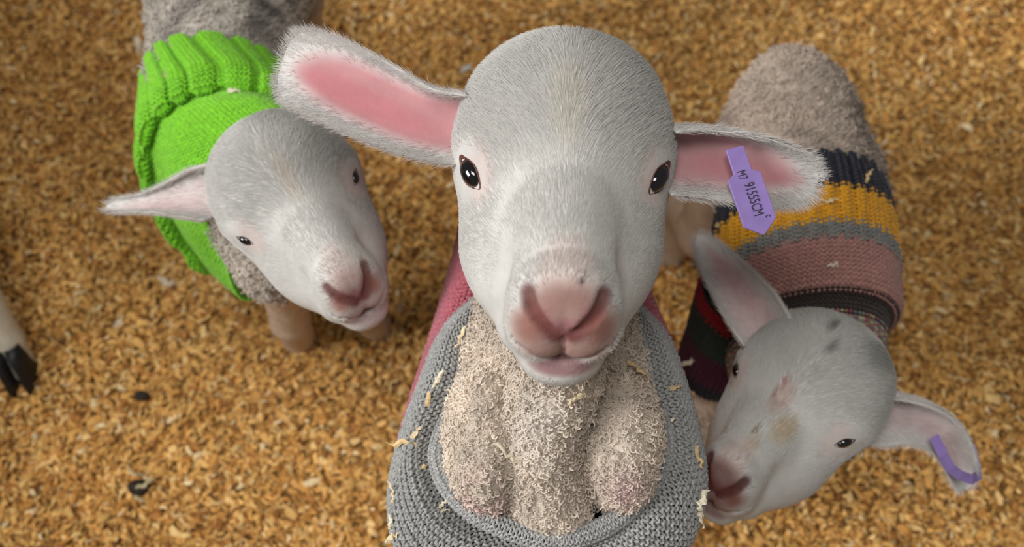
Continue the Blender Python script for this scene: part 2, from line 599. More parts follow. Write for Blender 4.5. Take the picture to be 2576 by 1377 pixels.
def knit_rows(loft, name, mat, parent, rows, nst, color, amp=0.32, yr=0.30, samp=10, sides=4, rib=None, purl=False, off=0.0005, urange=None, row_h=None, seed=1, colfn=None):
    """courses of interlocking yarn loops on the loft. rows: list of v; rib: function u -> height offset"""
    r = np.random.default_rng(seed)
    i0, i1 = (0, nst) if urange is None else (int(urange[0] * nst), int(urange[1] * nst))
    ns = (i1 - i0) * samp
    Vs, Fs, Cs = [], [], []
    base = 0
    closed = urange is None
    for ri, v in enumerate(rows):
        t = np.arange(ns if closed else ns + 1) / samp + i0
        ph = t * 2 * math.pi
        u = (t + 0.17 * np.sin(2 * ph)) / nst
        P0, _ = loft.ev(np.array([0.0, 1.0 / nst]), np.array([v, v]))
        per = np.linalg.norm(np.diff(loft.ev(np.linspace(0, 1, 120), np.full(120, v))[0], axis=0), axis=1).sum()
        wdt = per / nst
        rh = row_h / loft.length
        vv = v + rh * 0.78 * np.cos(ph)
        P, N = loft.ev(u, np.clip(vv, 0, 1))
        zz = amp * wdt * np.cos(2 * ph) * (1 if not purl else -1)
        h = off + zz * 0.55
        if rib is not None: h = h + rib(u, v)
        P = P + N * h[:, None] + r.normal(0, 0.03 * wdt, P.shape)
        T = np.roll(P, -1, 0) - np.roll(P, 1, 0)
        if not closed:
            T[0] = P[1] - P[0]; T[-1] = P[-1] - P[-2]
        T = unit(T)
        Sd = unit(np.cross(T, N)); Nn = np.cross(Sd, T)
        k = np.arange(sides) * 2 * math.pi / sides
        loc = np.linalg.norm(loft.ev(u, np.full(len(u), min(v + rh * 0.5, 1.0)))[0] - loft.ev(u, np.full(len(u), max(v - rh * 0.5, 0.0)))[0], axis=1)
        rad = yr * np.minimum(wdt, np.clip(loc, row_h * 0.5, row_h) * 1.25) * (0.92 + 0.16 * r.random(len(P)))
        ring = P[:, None] + rad[:, None, None] * (np.cos(k)[None, :, None] * Sd[:, None] + np.sin(k)[None, :, None] * Nn[:, None])
        n = len(P)
        Vs.append(ring.reshape(-1, 3))
        a = np.arange(n if closed else n - 1)
        a2 = (a + 1) % n
        for s in range(sides):
            s2 = (s + 1) % sides
            Fs.append(np.stack([a * sides + s, a2 * sides + s, a2 * sides + s2, a * sides + s2], 1) + base)
        base += n * sides
        cc = np.array(color)[None] * (0.85 + 0.3 * r.random((n, 1)))
        if colfn is not None: cc = colfn(u, v, cc)
        Cs.append(np.repeat(cc, sides, 0))
    return mesh_obj(name, np.concatenate(Vs), np.concatenate(Fs), mat, parent, np.concatenate(Cs))


def ellipse_ring(c, a, b, n=16):
    """a, b half-axis vectors"""
    t = np.arange(n) * 2 * math.pi / n
    return np.asarray(c) + np.cos(t)[:, None] * np.asarray(a) + np.sin(t)[:, None] * np.asarray(b)


# ------------------------------------------------------------------ ear
def build_ear(parent, spine, width, side, opening, cup, pinkness, name='ear', fur_n=2500, thick=0.0022, tipw=0.25, furL=0.007, nose=None, back_col=(0.66, 0.62, 0.59), seed=3, fold=0.0, fold_pos=0.6):
    """spine: points base->tip; width: half-widths (m) at even spacing; side: lateral direction; opening: direction the inside faces"""
    r = np.random.default_rng(seed)
    sp = np.asarray(spine, float)
    m = len(sp)
    nl, nw = 44, 25
    def cr_(t):
        t = np.clip(t, 0, m - 1 - 1e-6)
        Q = np.concatenate([2 * sp[:1] - sp[1:2], sp, 2 * sp[-1:] - sp[-2:-1]])
        j = np.floor(t).astype(int); x = (t - j)[:, None]
        p0, p1, p2, p3 = Q[j], Q[j + 1], Q[j + 2], Q[j + 3]
        return 0.5 * (2 * p1 + (p2 - p0) * x + (2 * p0 - 5 * p1 + 4 * p2 - p3) * x * x + (3 * p1 - p0 - 3 * p2 + p3) * x ** 3)
    tl = np.linspace(0, 1, nl)
    C = cr_(tl * (m - 1))
    T = unit(np.gradient(C, axis=0))
    W = np.interp(tl, np.linspace(0, 1, len(width)), width)
    W = np.convolve(np.pad(W, 2, mode='edge'), np.ones(5) / 5, 'valid')
    W *= np.sqrt(np.clip(1 - ((tl - 0.80) / 0.2).clip(0, 1) ** 2, 0, 1)) * (1 - tipw) + tipw * np.clip(1 - ((tl - 0.9) / 0.1).clip(0, 1) ** 2, 0, 1)
    op = np.asarray(opening, float)
    if op.ndim == 1: op = np.tile(op, (nl, 1))
    else: op = np.stack([np.interp(tl, np.linspace(0, 1, len(op)), op[:, k]) for k in range(3)], 1)
    Sd = unit(np.cross(op, T)); 
    sd0 = np.asarray(side, float)
    if (Sd @ sd0).mean() < 0: Sd = -Sd
    O = unit(np.cross(T, Sd))
    O = np.where(((O * op).sum(1) < 0)[:, None], -O, O)
    s = np.linspace(-1, 1, nw)
    cupv = np.interp(tl, np.linspace(0, 1, len(cup)), cup)
    ang = s[None] * cupv[:, None]
    rr = W[:, None] / np.maximum(np.sin(np.minimum(cupv, 1.5)), 0.05)[:, None]
    X = rr * np.sin(ang); Y = rr * (1 - np.cos(ang))
    if fold:
        # the upper rim rolls over the opening
        e = np.clip((s - fold_pos) / (1 - fold_pos), 0, 1)[None] * np.clip(1 - tl, 0, 1)[:, None] ** 0.5
        X = X - fold * W[:, None] * e ** 1.5
        Y = Y + 0.5 * fold * W[:, None] * e
    inner = C[:, None] + X[..., None] * Sd[:, None] + Y[..., None] * O[:, None]
    th = thick * (1 - 0.6 * np.abs(s) ** 4)[None] * (1 - 0.4 * tl)[:, None]
    du = np.gradient(inner, axis=0); dv = np.gradient(inner, axis=1)
    Nn = unit(np.cross(du, dv)); Nn = np.where((Nn * O[:, None]).sum(2, keepdims=True) < 0, -Nn, Nn)
    outer = inner - Nn * th[..., None]
    V = np.concatenate([inner.reshape(-1, 3), outer.reshape(-1, 3)])
    idx = np.arange(nl * nw).reshape(nl, nw)
    a = np.stack([idx[:-1, :-1], idx[1:, :-1], idx[1:, 1:], idx[:-1, 1:]], -1).reshape(-1, 4)
    off = nl * nw
    def strip(l): return np.stack([l[:-1], l[1:], l[1:] + off, l[:-1] + off], 1)
    F = np.concatenate([a, a[:, ::-1] + off, strip(idx[0]), strip(idx[-1])[:, ::-1], strip(idx[:, 0])[:, ::-1], strip(idx[:, -1])])
    tt = np.repeat(tl, nw).reshape(nl, nw); ss = np.tile(s, (nl, 1))
    pk = np.clip(1.5 - (np.abs(ss) / 0.62) ** 2 * 1.1 - (np.clip(tt - 0.5, 0, 1) / 0.36) ** 2, 0, 1) * pinkness
    deep = np.clip(1.2 - (np.abs(ss + 0.1) / 0.35) ** 2 - ((tt - 0.5) / 0.4) ** 2, 0, 1) * pinkness
    wht = np.array([0.65, 0.63, 0.61])
    ci = wht * (1 - pk[..., None]) + np.array([0.52, 0.25, 0.265]) * pk[..., None]
    ci = ci * (1 - 0.5 * deep[..., None]) + np.array([0.52, 0.15, 0.18]) * 0.5 * deep[..., None]
    co = np.tile(np.array(back_col), (nl, nw, 1))
    col = np.concatenate([ci.reshape(-1, 3), co.reshape(-1, 3)])
    o = mesh_obj(name, V, F, M_EAR, parent, col)
    # fur: back and rim
    wt = np.concatenate([np.clip(1.0 - 1.25 * pk, 0.0, 1).ravel() * (0.3 + 1.5 * np.abs(ss).ravel() ** 2), np.full(nl * nw, 0.9)])
    P, tri, bc = sample_surface(V, F, fur_n, wt, r)
    NV = np.concatenate([Nn.reshape(-1, 3), -Nn.reshape(-1, 3)])
    N = unit((NV[tri] * bc[..., None]).sum(1))
    TV = np.tile(np.repeat(T, nw, 0), (2, 1))
    SV = np.tile((Sd[:, None] * s[None, :, None]).reshape(-1, 3), (2, 1))
    fl = (TV[tri] * bc[..., None]).sum(1) + 0.9 * (SV[tri] * bc[..., None]).sum(1)
    cc = (col[tri] * bc[..., None]).sum(1)
    H = straight_fur(P, N, fl, furL, 0.3, 5, 0.25, r)
    hair_obj('ear_fur', H, np.array([1, 0.9, 0.75, 0.5, 0.15]) * 0.8e-4, M_FUR, o, np.clip(cc * 1.05, 0, 0.82))
    return o, C, T, Sd, O, W


# ------------------------------------------------------------------ lamb
def build_lamb(spec):
    R = np.array(spec['R']); O = np.array(spec['o']); k = spec.get('scale', 1.0)
    to_mm = lambda p: ((p - O) @ R) / k * 1000.0
    from_mm = lambda q: np.asarray(q, float) * k / 1000.0 @ R.T + O
    spec['from_mm'] = from_mm
    slim = spec.get('slim', 1.0)
    def shaped(m):
        if slim == 1.0: return m
        m = m.copy()
        m[:, 0] /= 1 + (slim - 1) * np.clip((8 - m[:, 1]) / 45, 0, 1)
        return m
    head = lambda p: head_sdf_mm(shaped(to_mm(p))) * k / 1000.0
    prims = spec['body']
    def body(p):
        d = None
        for pr in prims:
            if pr[0] == 'c': e = cone(p, pr[1], pr[2], pr[3], pr[4]); kk = pr[5] if len(pr) > 5 else 0.02
            else: e = ell(p, pr[1], pr[2]); kk = pr[3] if len(pr) > 3 else 0.02
            d = e if d is None else smin(d, e, kk)
        return d
    has_head = spec.get('head', True)
    legs = spec['legs']
    def legd(p):
        d = np.full(len(p), 10.0)
        for L in legs:
            J, Rr = np.array(L['j'], float), L['r']
            for a in range(len(J) - 1):
                d = smin(d, cone(p, J[a], J[a + 1], Rr[a], Rr[a + 1]), 0.006)
        return d
    def full(p):
        d = smin(body(p), legd(p), 0.018)
        if has_head: d = smin(d, head(p), 0.016)
        return d
    pts = [np.array(pr[1]) for pr in prims] + [np.array(pr[2]) for pr in prims if pr[0] == 'c'] + [np.array(j) for L in legs for j in L['j']]
    if has_head: pts += [O]
    pts = np.array(pts)
    lo = pts.min(0) - 0.11; hi = pts.max(0) + 0.11
    lo[2] = max(lo[2], -0.05)
    fine = spec['fine']
    c = from_mm(np.array([[0, -10, -20]]))[0]
    ext = 0.095
    ax = [axis_pts(lo[i], hi[i], (c[i] - ext, c[i] + ext), fine, 0.0052) if has_head else axis_pts(lo[i], hi[i], (1e3, 1e3 + 1), 0.0052, 0.0052) for i in range(3)]
    V, F = surface_nets(full, ax, 4)
    root = empty('lamb', (float(O[0]), float(prims[0][1][1]), 0.0), spec['label'], 'lamb')
    N = grad(full, V)
    mm = shaped(to_mm(V))
    hd = head(V) if has_head else np.full(len(V), 1.0); bd = body(V); ld = legd(V)
    wh = np.clip(0.5 + (np.minimum(bd, ld) - hd) / 0.02, 0, 1)
    wl = np.clip(0.5 + (bd - ld) / 0.02, 0, 1) * (1 - wh)
    hc, bare = head_color(mm, spec['nose_tint'], spec.get('lips', 1.0))
    hc = hc * (1 - bare * (1 - spec.get('nose_mul', 0.62)))[:, None]
    bcol = np.tile(np.array(spec['wool']), (len(V), 1)) * (0.82 + 0.36 * vnoise(V, 120, 2))[:, None] * (0.8 + 0.4 * vnoise(V, 25, 8))[:, None]
    for fn in spec.get('stains', []):
        cc, rr, colr, amt = fn
        q = np.clip(1.3 - (((V - np.array(cc)) / np.array(rr)) ** 2).sum(1), 0, 1) * amt * np.clip(2.2 * vnoise(V, 70, 21) - 0.5, 0, 1)
        bcol = bcol * (1 - q[:, None]) + np.array(colr) * q[:, None]
    for fn in spec.get('face_stains', []):
        cc, rr, colr, amt = fn
        if len(cc) == 2:                                                     # seen on the face along the line of sight
            dv = unit(CF + (cc[0] - 1288) / FPX * CR + (688.5 - cc[1]) / FPX * CU); hp = (CAM + 0.2 * dv)[None]
            for _ in range(120): hp = hp + dv * head(hp)[0] * 0.8
            cc = shaped(to_mm(hp))[0]
        q = np.clip(1.3 - (((mm - np.array(cc)) / np.array(rr)) ** 2).sum(1), 0, 1) * amt
        hc = hc * (1 - q[:, None]) + np.array(colr) * q[:, None]
    lc = np.tile(np.array(spec.get('leg_col', (0.62, 0.48, 0.36))), (len(V), 1))
    col = bcol * (1 - wh - wl)[:, None] + hc * wh[:, None] + lc * wl[:, None]
    bare = bare * wh
    bobj = mesh_obj('body', V, F, M_SKIN, root, col)
    r = np.random.default_rng(spec['seed'])
    # --- short face fur
    if has_head:
        eyes = np.array([[-42, 1, -14], [42, 1, -14]])
        ed = np.min(np.stack([np.linalg.norm(mm - e, axis=1) for e in eyes]), 0)
        wt = wh * (1 - bare) ** 2 * np.clip((ed - 8.5 * spec.get('eye_s', 0.8)) / 3, 0, 1)
        P, tri, bc = sample_surface(V, F, spec['fur_n'], wt, r)
        Nn = unit((N[tri] * bc[..., None]).sum(1)); cc = (col[tri] * bc[..., None]).sum(1)
        pm = shaped(to_mm(P))
        nose = from_mm(np.array([[0, -52, 44]]))
        flow = P - nose
        # crown whorl: the forehead hair parts along the midline and sweeps outwards
        part = np.clip((pm[:, 1] + 5) / 30, 0, 1)[:, None] * R[:, 0][None] * np.tanh(pm[:, :1] / 14) * 0.9
        flow = unit(flow) + part + 0.35 * (np.stack([vnoise(P, 70, s_) for s_ in (31, 32, 33)], 1) - 0.5)
        Ll = np.interp(pm[:, 1], [-60, -20, 20, 50], [0.0026, 0.0052, 0.0075, 0.0085]) * k
        edd = np.min(np.stack([np.linalg.norm(pm - e, axis=1) for e in eyes]), 0)
        Ll *= np.clip((edd - 5) / 14, 0.3, 1)
        lift = np.interp(pm[:, 1], [-60, 0, 50], [0.2, 0.2, 0.28])
        H = straight_fur(P, Nn, flow, Ll, lift, 5, 0.07, r)
        shade = (0.95 + 0.1 * r.random((len(P), 1)))
        hair_obj('face_fur', H, np.array([1, 0.95, 0.8, 0.55, 0.15]) * 1.0e-4, M_FUR, bobj, np.clip(cc * shade, 0, 0.86))
    # --- curly wool
    wt = (1 - wh - wl).clip(0, 1) * spec.get('wool_mask', lambda p: np.ones(len(p)))(V)
    P, tri, bc = sample_surface(V, F, spec['wool_n'], wt, r)
    Nn = unit((N[tri] * bc[..., None]).sum(1)); cc = (col[tri] * bc[..., None]).sum(1)
    H = curly_wool(P, Nn, spec.get('wool_L', 0.004), spec.get('wool_r', 0.0011), 1.25, 8, r)
    hair_obj('wool', H, np.array([1, 1, 1, 1, 1, 0.95, 0.8, 0.5]) * spec.get('wool_t', 3.6e-4), M_FUR, bobj, np.clip(cc * (0.75 + 0.25 * r.random((len(P), 1)) + 0.35 * vnoise(P, 330, 44)[:, None]), 0, 0.8))
    # --- leg hair
    if spec.get('leg_fur', 0):
        P, tri, bc = sample_surface(V, F, spec['leg_fur'], wl.clip(0, 1) * np.clip((V[:, 2] - 0.02) / 0.02, 0, 1), r)
        Nn = unit((N[tri] * bc[..., None]).sum(1)); cc = (col[tri] * bc[..., None]).sum(1)
        H = straight_fur(P, Nn, np.tile([0, 0, -1.0], (len(P), 1)), 0.006, 0.3, 4, 0.3, r)
        hair_obj('leg_hair', H, np.array([1, 0.9, 0.6, 0.2]) * 1.6e-4, M_FUR, bobj, np.clip(cc * (0.9 + 0.3 * r.random((len(P), 1))), 0, 0.8))
    # --- eyes
    if has_head:
        for sx in (-1, 1):
            e = from_mm(np.array([[sx * 42.0, 1, -14]]))
            for _ in range(6):
                e = e - head(e)[:, None] * grad(head, e)
            n = grad(head, e)[0]; e = e[0]
            nose_dir = R @ np.array([0, -0.62, 0.78])
            ta = unit(nose_dir - (nose_dir @ n) * n); tb = np.cross(n, ta)
            eye_part(root, e, n, ta, tb, k * spec.get('eye_s', 0.8))
    # --- hooves
    for L in legs:
        if L.get('hoof', True): hoof_part(root, np.array(L['j'][-1]), np.array(L.get('dir', (0, -1, 0))), L.get('hoof_mat', M_HOOF_L), L.get('hoof_s', 1.0))
    return dict(root=root, body=bobj, sdf=full, head=head, R=R, O=O, from_mm=from_mm, k=k, V=V, F=F)


def eye_part(root, e, n, ta, tb, k):
    nu, nv = 28, 16
    la, lb, ln = 0.0092 * k, 0.0062 * k, 0.0058 * k
    c = e - n * 0.0016 * k
    th = np.linspace(0, math.pi / 2, nv); ph = np.arange(nu) * 2 * math.pi / nu
    V = []
    for t in th:
        for p in ph:
            V.append(c + la * math.sin(t) * math.cos(p) * ta + lb * math.sin(t) * math.sin(p) * tb + ln * math.cos(t) * n)
    F = []
    for i in range(nv - 1):
        for j in range(nu):
            F.append((i * nu + j, (i + 1) * nu + j, (i + 1) * nu + (j + 1) % nu, i * nu + (j + 1) % nu))
    o = mesh_obj('eye', V, np.array(F), M_EYE, root)
    # almond eyelid rim with a drawn-out inner and outer corner
    m, s = 40, 7
    V = []; F = []
    for i in range(m):
        a = 2 * math.pi * i / m
        ca, sa = math.cos(a), math.sin(a)
        ra = la * (1.02 + 0.26 * abs(ca) ** 8)
        rb = lb * 1.02
        p = c + ra * ca * ta + rb * sa * tb * (1 - 0.18 * ca * ca) + n * (ln * 0.30 - 0.0022 * k * abs(ca) ** 4)
        rad = unit(ca * ta + sa * tb)
        th_ = (0.00045 + 0.0016 * abs(ca) ** 6) * k
        for q in range(s):
            b = 2 * math.pi * q / s
            V.append(p + th_ * (math.cos(b) * rad + math.sin(b) * n))
        for q in range(s):
            F.append((i * s + q, ((i + 1) % m) * s + q, ((i + 1) % m) * s + (q + 1) % s, i * s + (q + 1) % s))
    lid = mesh_obj('eyelid', V, np.array(F), M_LID if k > 0.7 else M_LID2, o)
    lid['label'] = 'reddish brown eyelid rim' if k > 0.7 else 'dark eyelid rim'


def hoof_part(root, p, d, mat, s):
    """cloven hoof: two tapered claws side by side"""
    d = unit(np.array([d[0], d[1], 0.0])); sd = np.array([-d[1], d[0], 0])
    V = []; F = []
    for sx in (-1, 1):
        base = len(V)
        rings = [(0.030, 0.010, 0.011, -0.002), (0.018, 0.011, 0.014, 0.002), (0.004, 0.0115, 0.019, 0.006), (-0.004, 0.0115, 0.020, 0.007)]
        m = 10
        for z, wx, ly, sh in rings:
            for i in range(m):
                a = 2 * math.pi * i / m
                x = math.cos(a) * wx * 0.62 * s; y = math.sin(a) * ly * s
                y += sh * s
                x *= 1 - 0.35 * max(0, math.sin(a))
                q = p + sd * (sx * 0.0068 * s + x) + d * y
                V.append((q[0], q[1], p[2] + z * s))
        for r_ in range(3):
            for i in range(m):
                F.append((base + r_ * m + i, base + (r_ + 1) * m + i, base + (r_ + 1) * m + (i + 1) % m, base + r_ * m + (i + 1) % m))
        F.append(tuple(base + i for i in range(m)))
        F.append(tuple(base + 3 * m + i for i in range(m - 1, -1, -1)))
    return mesh_obj('hoof', V, F, mat, root)


def leg(x, y, ztop, fx, fy, bend=0.015, r=(0.030, 0.020, 0.0125, 0.0105, 0.012), hind=False, fz=0.012, **kw):
    """shoulder/hip -> knee/hock -> fetlock -> foot"""
    top = np.array([x, y, ztop]); foot = np.array([fx, fy, fz])
    v = top - foot
    if hind:
        j = [top, foot + v * 0.62 + np.array([0, -bend, 0]), foot + v * 0.36 + np.array([0, bend * 1.6, 0]), foot + v * 0.12 + np.array([0, bend * 0.5, 0]), foot]
    else:
        j = [top, foot + v * 0.68 + np.array([0, bend * 0.8, 0]), foot + v * 0.40 + np.array([0, -bend * 0.3, 0]), foot + v * 0.13, foot]
    return dict(j=[q.tolist() for q in j], r=list(r), **kw)


build_floor()
build_bedding()


def build_shade_wall():
    """unseen board wall added on the left; it keeps the window light off the floor there"""
    mt = mat_plain('shade_wall_board', (0.30, 0.20, 0.11), 0.7, 0.3, 0.35, 30)
    w_ = bpy.data.objects.new('shade_wall_left', None)  # added out of view, only to cast shade on the lower-left floor
    COL.objects.link(w_)
    w_.location = (-1.06, 0.3, 0.0)
    w_['kind'] = 'structure'
    w_['label'] = 'added board wall out of view on the left, shading the floor'
    def box(name, c, h):
        V = [(c[0] + sx * h[0], c[1] + sy * h[1], c[2] + sz * h[2]) for sx in (-1, 1) for sy in (-1, 1) for sz in (-1, 1)]
        F = [(0, 1, 3, 2), (4, 6, 7, 5), (0, 4, 5, 1), (2, 3, 7, 6), (0, 2, 6, 4), (1, 5, 7, 3)]
        o = mesh_obj(name, V, F, mt, w_, smooth=False)
        bv = o.modifiers.new('bevel', 'BEVEL'); bv.width = 0.004; bv.segments = 2
    for i in range(5): box('plank', (-1.06 + 0.002 * (i % 2), 0.3, 0.055 + i * 0.134), (0.011, 1.15, 0.064))
    for y in (-0.7, 0.3, 1.3): box('post', (-1.105, y, 0.36), (0.032, 0.035, 0.37))


build_shade_wall()

# ================================================================== centre lamb (looks up into the camera)
R0 = [[0.9994, 0.0258, -0.0208], [-0.0332, 0.7855, -0.618], [0.0004, 0.6184, 0.7859]]
O0 = [0.0232, 0.2081, 0.4944]
fm0 = lambda q: np.array(q, float) / 1000 @ np.array(R0).T + np.array(O0)
nb = fm0((0, 0, -70))
chest = at(1388, 1190, 0.475)
main_body = [
    ('e', chest + np.array([0, 0.042, 0.014]), (0.053, 0.046, 0.056)),
    ('c', nb, chest + np.array([0, 0.042, 0.02]), 0.040, 0.042, 0.02),
    ('e', at(1228, 1100, 0.447), (0.0225, 0.040, 0.038), 0.003),
    ('e', at(1548, 1095, 0.447), (0.0225, 0.040, 0.038), 0.003),
    ('c', at(1395, 950, 0.412), at(1358, 1150, 0.428), 0.022, 0.0185, 0.004),
    ('c', at(1358, 1150, 0.428), at(1385, 1292, 0.440), 0.0185, 0.0205, 0.003),
    ('c', chest + np.array([0, 0.05, -0.005]), (0.021, 0.40, 0.255), 0.052, 0.046, 0.03),
    ('e', (0.021, 0.42, 0.245), (0.048, 0.05, 0.055), 0.03),
    ('c', (0.021, 0.46, 0.25), (0.021, 0.485, 0.17), 0.014, 0.010, 0.01),
]
main_legs = [leg(-0.025, 0.22, 0.25, -0.03, 0.20, dir=(0, -1, 0)), leg(0.070, 0.22, 0.25, 0.075, 0.205, dir=(0, -1, 0)),
             leg(-0.012, 0.42, 0.22, -0.02, 0.45, hind=True, dir=(0, -1, 0)), leg(0.054, 0.42, 0.22, 0.06, 0.45, hind=True, dir=(0, -1, 0))]
main = build_lamb(dict(R=R0, o=O0, body=main_body, legs=main_legs, label='white lamb in the centre in a grey knitted sweater, looking straight up with purple-tagged ear',
                       nose_tint=(0.60, 0.33, 0.28), wool=(0.58, 0.50, 0.42), seed=1, fine=0.0017, fur_n=110000, wool_n=42000,
                       wool_L=0.0026, wool_r=0.0008, wool_t=5.4e-4,
                       wool_mask=lambda p: np.where((p[:, 1] < 0.23) & (p[:, 2] > 0.2), 1.0, 0.05),
                       stains=[(at(1370, 1080, 0.41), (0.016, 0.02, 0.034), (0.66, 0.60, 0.54), 0.8), (at(1215, 1220, 0.425), (0.012, 0.02, 0.02), (0.62, 0.42, 0.42), 0.6), (at(1560, 1210, 0.425), (0.014, 0.02, 0.02), (0.62, 0.44, 0.44), 0.6)],
                       face_stains=[((5.5, -36, 42), (1.6, 1.6, 4), (0.05, 0.045, 0.04), 1.0), ((0, 30, 0), (7, 26, 12), (0.66, 0.60, 0.50), 0.4)],
                       ))
up0 = np.array(R0)[:, 1]
view = -CF
build_ear(main['root'], [at(1170, 322, 0.402), at(1050, 300, 0.402), at(905, 236, 0.405), at(785, 180, 0.41), at(706, 162, 0.415)],
          [0.019, 0.019, 0.0205, 0.0215, 0.019, 0.014], CU, view + 0.25 * CR, [1.0, 0.85, 0.7, 0.5, 0.35], 1.0, fur_n=14000, furL=0.0055, fold=0.35, fold_pos=0.55, seed=4)
ear_r = build_ear(main['root'], [at(1668, 392, 0.400), at(1755, 396, 0.403), at(1860, 412, 0.405), at(1970, 440, 0.408), at(2058, 468, 0.412)],
                  [0.019, 0.0195, 0.019, 0.0175, 0.0135, 0.009], CU, view - 0.2 * CR, [1.1, 1.0, 0.9, 0.6, 0.4], 0.85, fur_n=14000, furL=0.006, fold=0.55, fold_pos=0.45, seed=5)


def pent_tag(parent, a, b, n, wa, th=0.0013, neck=0.28):
    """flat ear tag from a (hinge) to b (point), facing n"""
    ax = unit(b - a); L = np.linalg.norm(b - a); sd = np.cross(ax, n)
    prof = [(0.0, 0.55), (neck, 0.55), (neck + 0.05, 1.0), (0.86, 1.0), (1.0, 0.0)]
    out = [(t, wv) for t, wv in prof] + [(t, -wv) for t, wv in prof[::-1][1:]]
    V = [a + ax * L * t + sd * wa * wv + n * th / 2 for t, wv in out] + [a + ax * L * t + sd * wa * wv - n * th / 2 for t, wv in out]
    m = len(out)
    F = [tuple(range(m - 1, -1, -1)), tuple(range(m, 2 * m))] + [(i, (i + 1) % m, (i + 1) % m + m, i + m) for i in range(m)]
    o = mesh_obj('ear_tag', V, F, M_TAG, parent, smooth=False)
    bv = o.modifiers.new('bevel', 'BEVEL'); bv.width = 0.0004; bv.segments = 2
    return o, ax, sd, L


tn = unit(view + 0.15 * CR)
ta_, tb_ = at(1847, 372, 0.396), at(1922, 592, 0.392)
tn = unit(tn - (tn @ unit(tb_ - ta_)) * unit(tb_ - ta_))
tg, tax, tsd, tL = pent_tag(main['root'], ta_, tb_, tn, 0.0084)
tg['label'] = 'purple plastic ear tag with dark printed number'


def text_on(body, parent, o, xdir, ydir, n, size, cond=0.56):
    cu = bpy.data.curves.new('tag_print', 'FONT')
    cu.body = body; cu.size = size; cu.align_x = 'LEFT'; cu.align_y = 'CENTER'; cu.extrude = 0.00008
    cu.materials.append(M_INK)
    tmp = bpy.data.objects.new('tag_print', cu)
    COL.objects.link(tmp)
    bpy.context.view_layer.update()
    me = bpy.data.meshes.new_from_object(tmp.evaluated_get(bpy.context.evaluated_depsgraph_get()))
    bpy.data.objects.remove(tmp)
    t = bpy.data.objects.new('tag_print', me)
    COL.objects.link(t)
    t.parent = parent
    M = Matrix((Vector(xdir) * cond, Vector(ydir), Vector(n))).transposed().to_4x4()
    M.translation = Vector(o) + Vector(parent.location) * 0
    par = Matrix.Translation(parent.location)
    if parent.parent: par = Matrix.Translation(parent.parent.location) @ par
    t.matrix_local = par.inverted() @ M
    return t


yd = -np.cross(tax, tn)
yd = yd if yd @ CR > 0 else -yd
xd = np.cross(yd, tn)
text_on('M7', tg, ta_ + tax * tL * 0.26 - yd * 0.0012 + tn * 0.0009, tax, yd, np.cross(tax, yd), 0.0062)
text_on('91555CM', tg, ta_ + tax * tL * 0.41 + yd * 0.0004 + tn * 0.0009, tax, yd, np.cross(tax, yd), 0.0072)
text_on('c', tg, ta_ + tax * tL * 0.80 + yd * 0.0048 + tn * 0.0009, tax, yd, np.cross(tax, yd), 0.0052)

# --- grey sweater: rings from the neckline outwards over the chest and back along the body
def px_ring(pts):
    return np.array([at(*p) for p in pts])


# each ring: bottom, right-low, right, right-high, top-right, top(back), top-left, left-high, left, left-low (10 points, counter-clockwise seen from camera)
n0 = px_ring([(1395, 1342, .424), (1555, 1285, .432), (1655, 1140, .446), (1625, 985, .458), (1583, 830, .472), (1400, 690, .49), (1200, 830, .472), (1165, 985, .458), (1112, 1145, .446), (1200, 1275, .432)])
n1 = px_ring([(1395, 1378, .428), (1578, 1318, .433), (1685, 1150, .445), (1648, 970, .455), (1602, 810, .468), (1400, 660, .487), (1184, 800, .468), (1140, 965, .455), (1078, 1150, .446), (1172, 1315, .436)])
n2 = px_ring([(1395, 1415, .425), (1610, 1362, .426), (1732, 1170, .440), (1690, 958, .456), (1617, 796, .473), (1400, 650, .495), (1172, 785, .473), (1092, 955, .456), (1025, 1175, .440), (1120, 1360, .426)])
n3 = px_ring([(1395, 1480, .434), (1660, 1425, .440), (1766, 1230, .458), (1718, 960, .474), (1628, 790, .492), (1400, 650, .51), (1162, 780, .492), (1062, 958, .474), (986, 1235, .458), (1060, 1425, .440)])


def body_ring(y, zc, rx, rz, xc=0.0215):
    # same ordering: bottom first, then round by image right
    an = np.radians([-90, -50, -15, 20, 55, 90, 125, 160, 195, 230])
    return np.stack([xc + rx * np.cos(an), np.full(10, y), zc + rz * np.sin(an)], 1)


n5 = body_ring(0.275, 0.285, 0.062, 0.075)
n4 = 0.5 * (n3 + n5) + np.array([0, 0, 0])
n6 = body_ring(0.345, 0.272, 0.054, 0.064)
n7 = body_ring(0.40, 0.26, 0.050, 0.058)
grey = Loft([n0, n1, n2, n3, n4, n5, n6, n7], 200, 160)
sw = grey.sheet('sweater', M_YARN, main['root'], (0.045, 0.045, 0.045), off=-0.0016)
sw['label'] = 'grey hand-knitted sweater with a rolled neckline'
rows_n = int(grey.length / 0.0034)
allrows = (np.arange(rows_n) + 0.5) / rows_n
front = [v for v in allrows if v < grey.ringpos[3] * 1.10]
back = [v for v in allrows if v >= grey.ringpos[3] * 1.10]
GREY = (0.40, 0.40, 0.39)
knit_rows(grey, 'knit_stitches', M_YARN, sw, front, 124, GREY, amp=0.42, yr=0.235, samp=12, sides=4, row_h=0.0034, seed=2, off=0.0006)
pk = knit_rows(grey, 'back_panel_stitches', M_YARN, sw, back[::2], 100, (0.52, 0.13, 0.17), amp=0.35, yr=0.28, samp=7, sides=4, row_h=0.0052, seed=3)
pk['label'] = 'pinkish red back panel'
nc = n0.mean(0)
outw = unit(n0 - nc); outw = unit(outw - (outw @ CF)[:, None] * CF)
bands = []
for an in np.radians([200, 160, 110, 60, 10, -40]):
    bands.append(n0 + outw * (0.003 + 0.0042 * math.cos(an)) - CF * (0.0005 + 0.0042 * math.sin(an)))
band = Loft(bands, 200, 60)
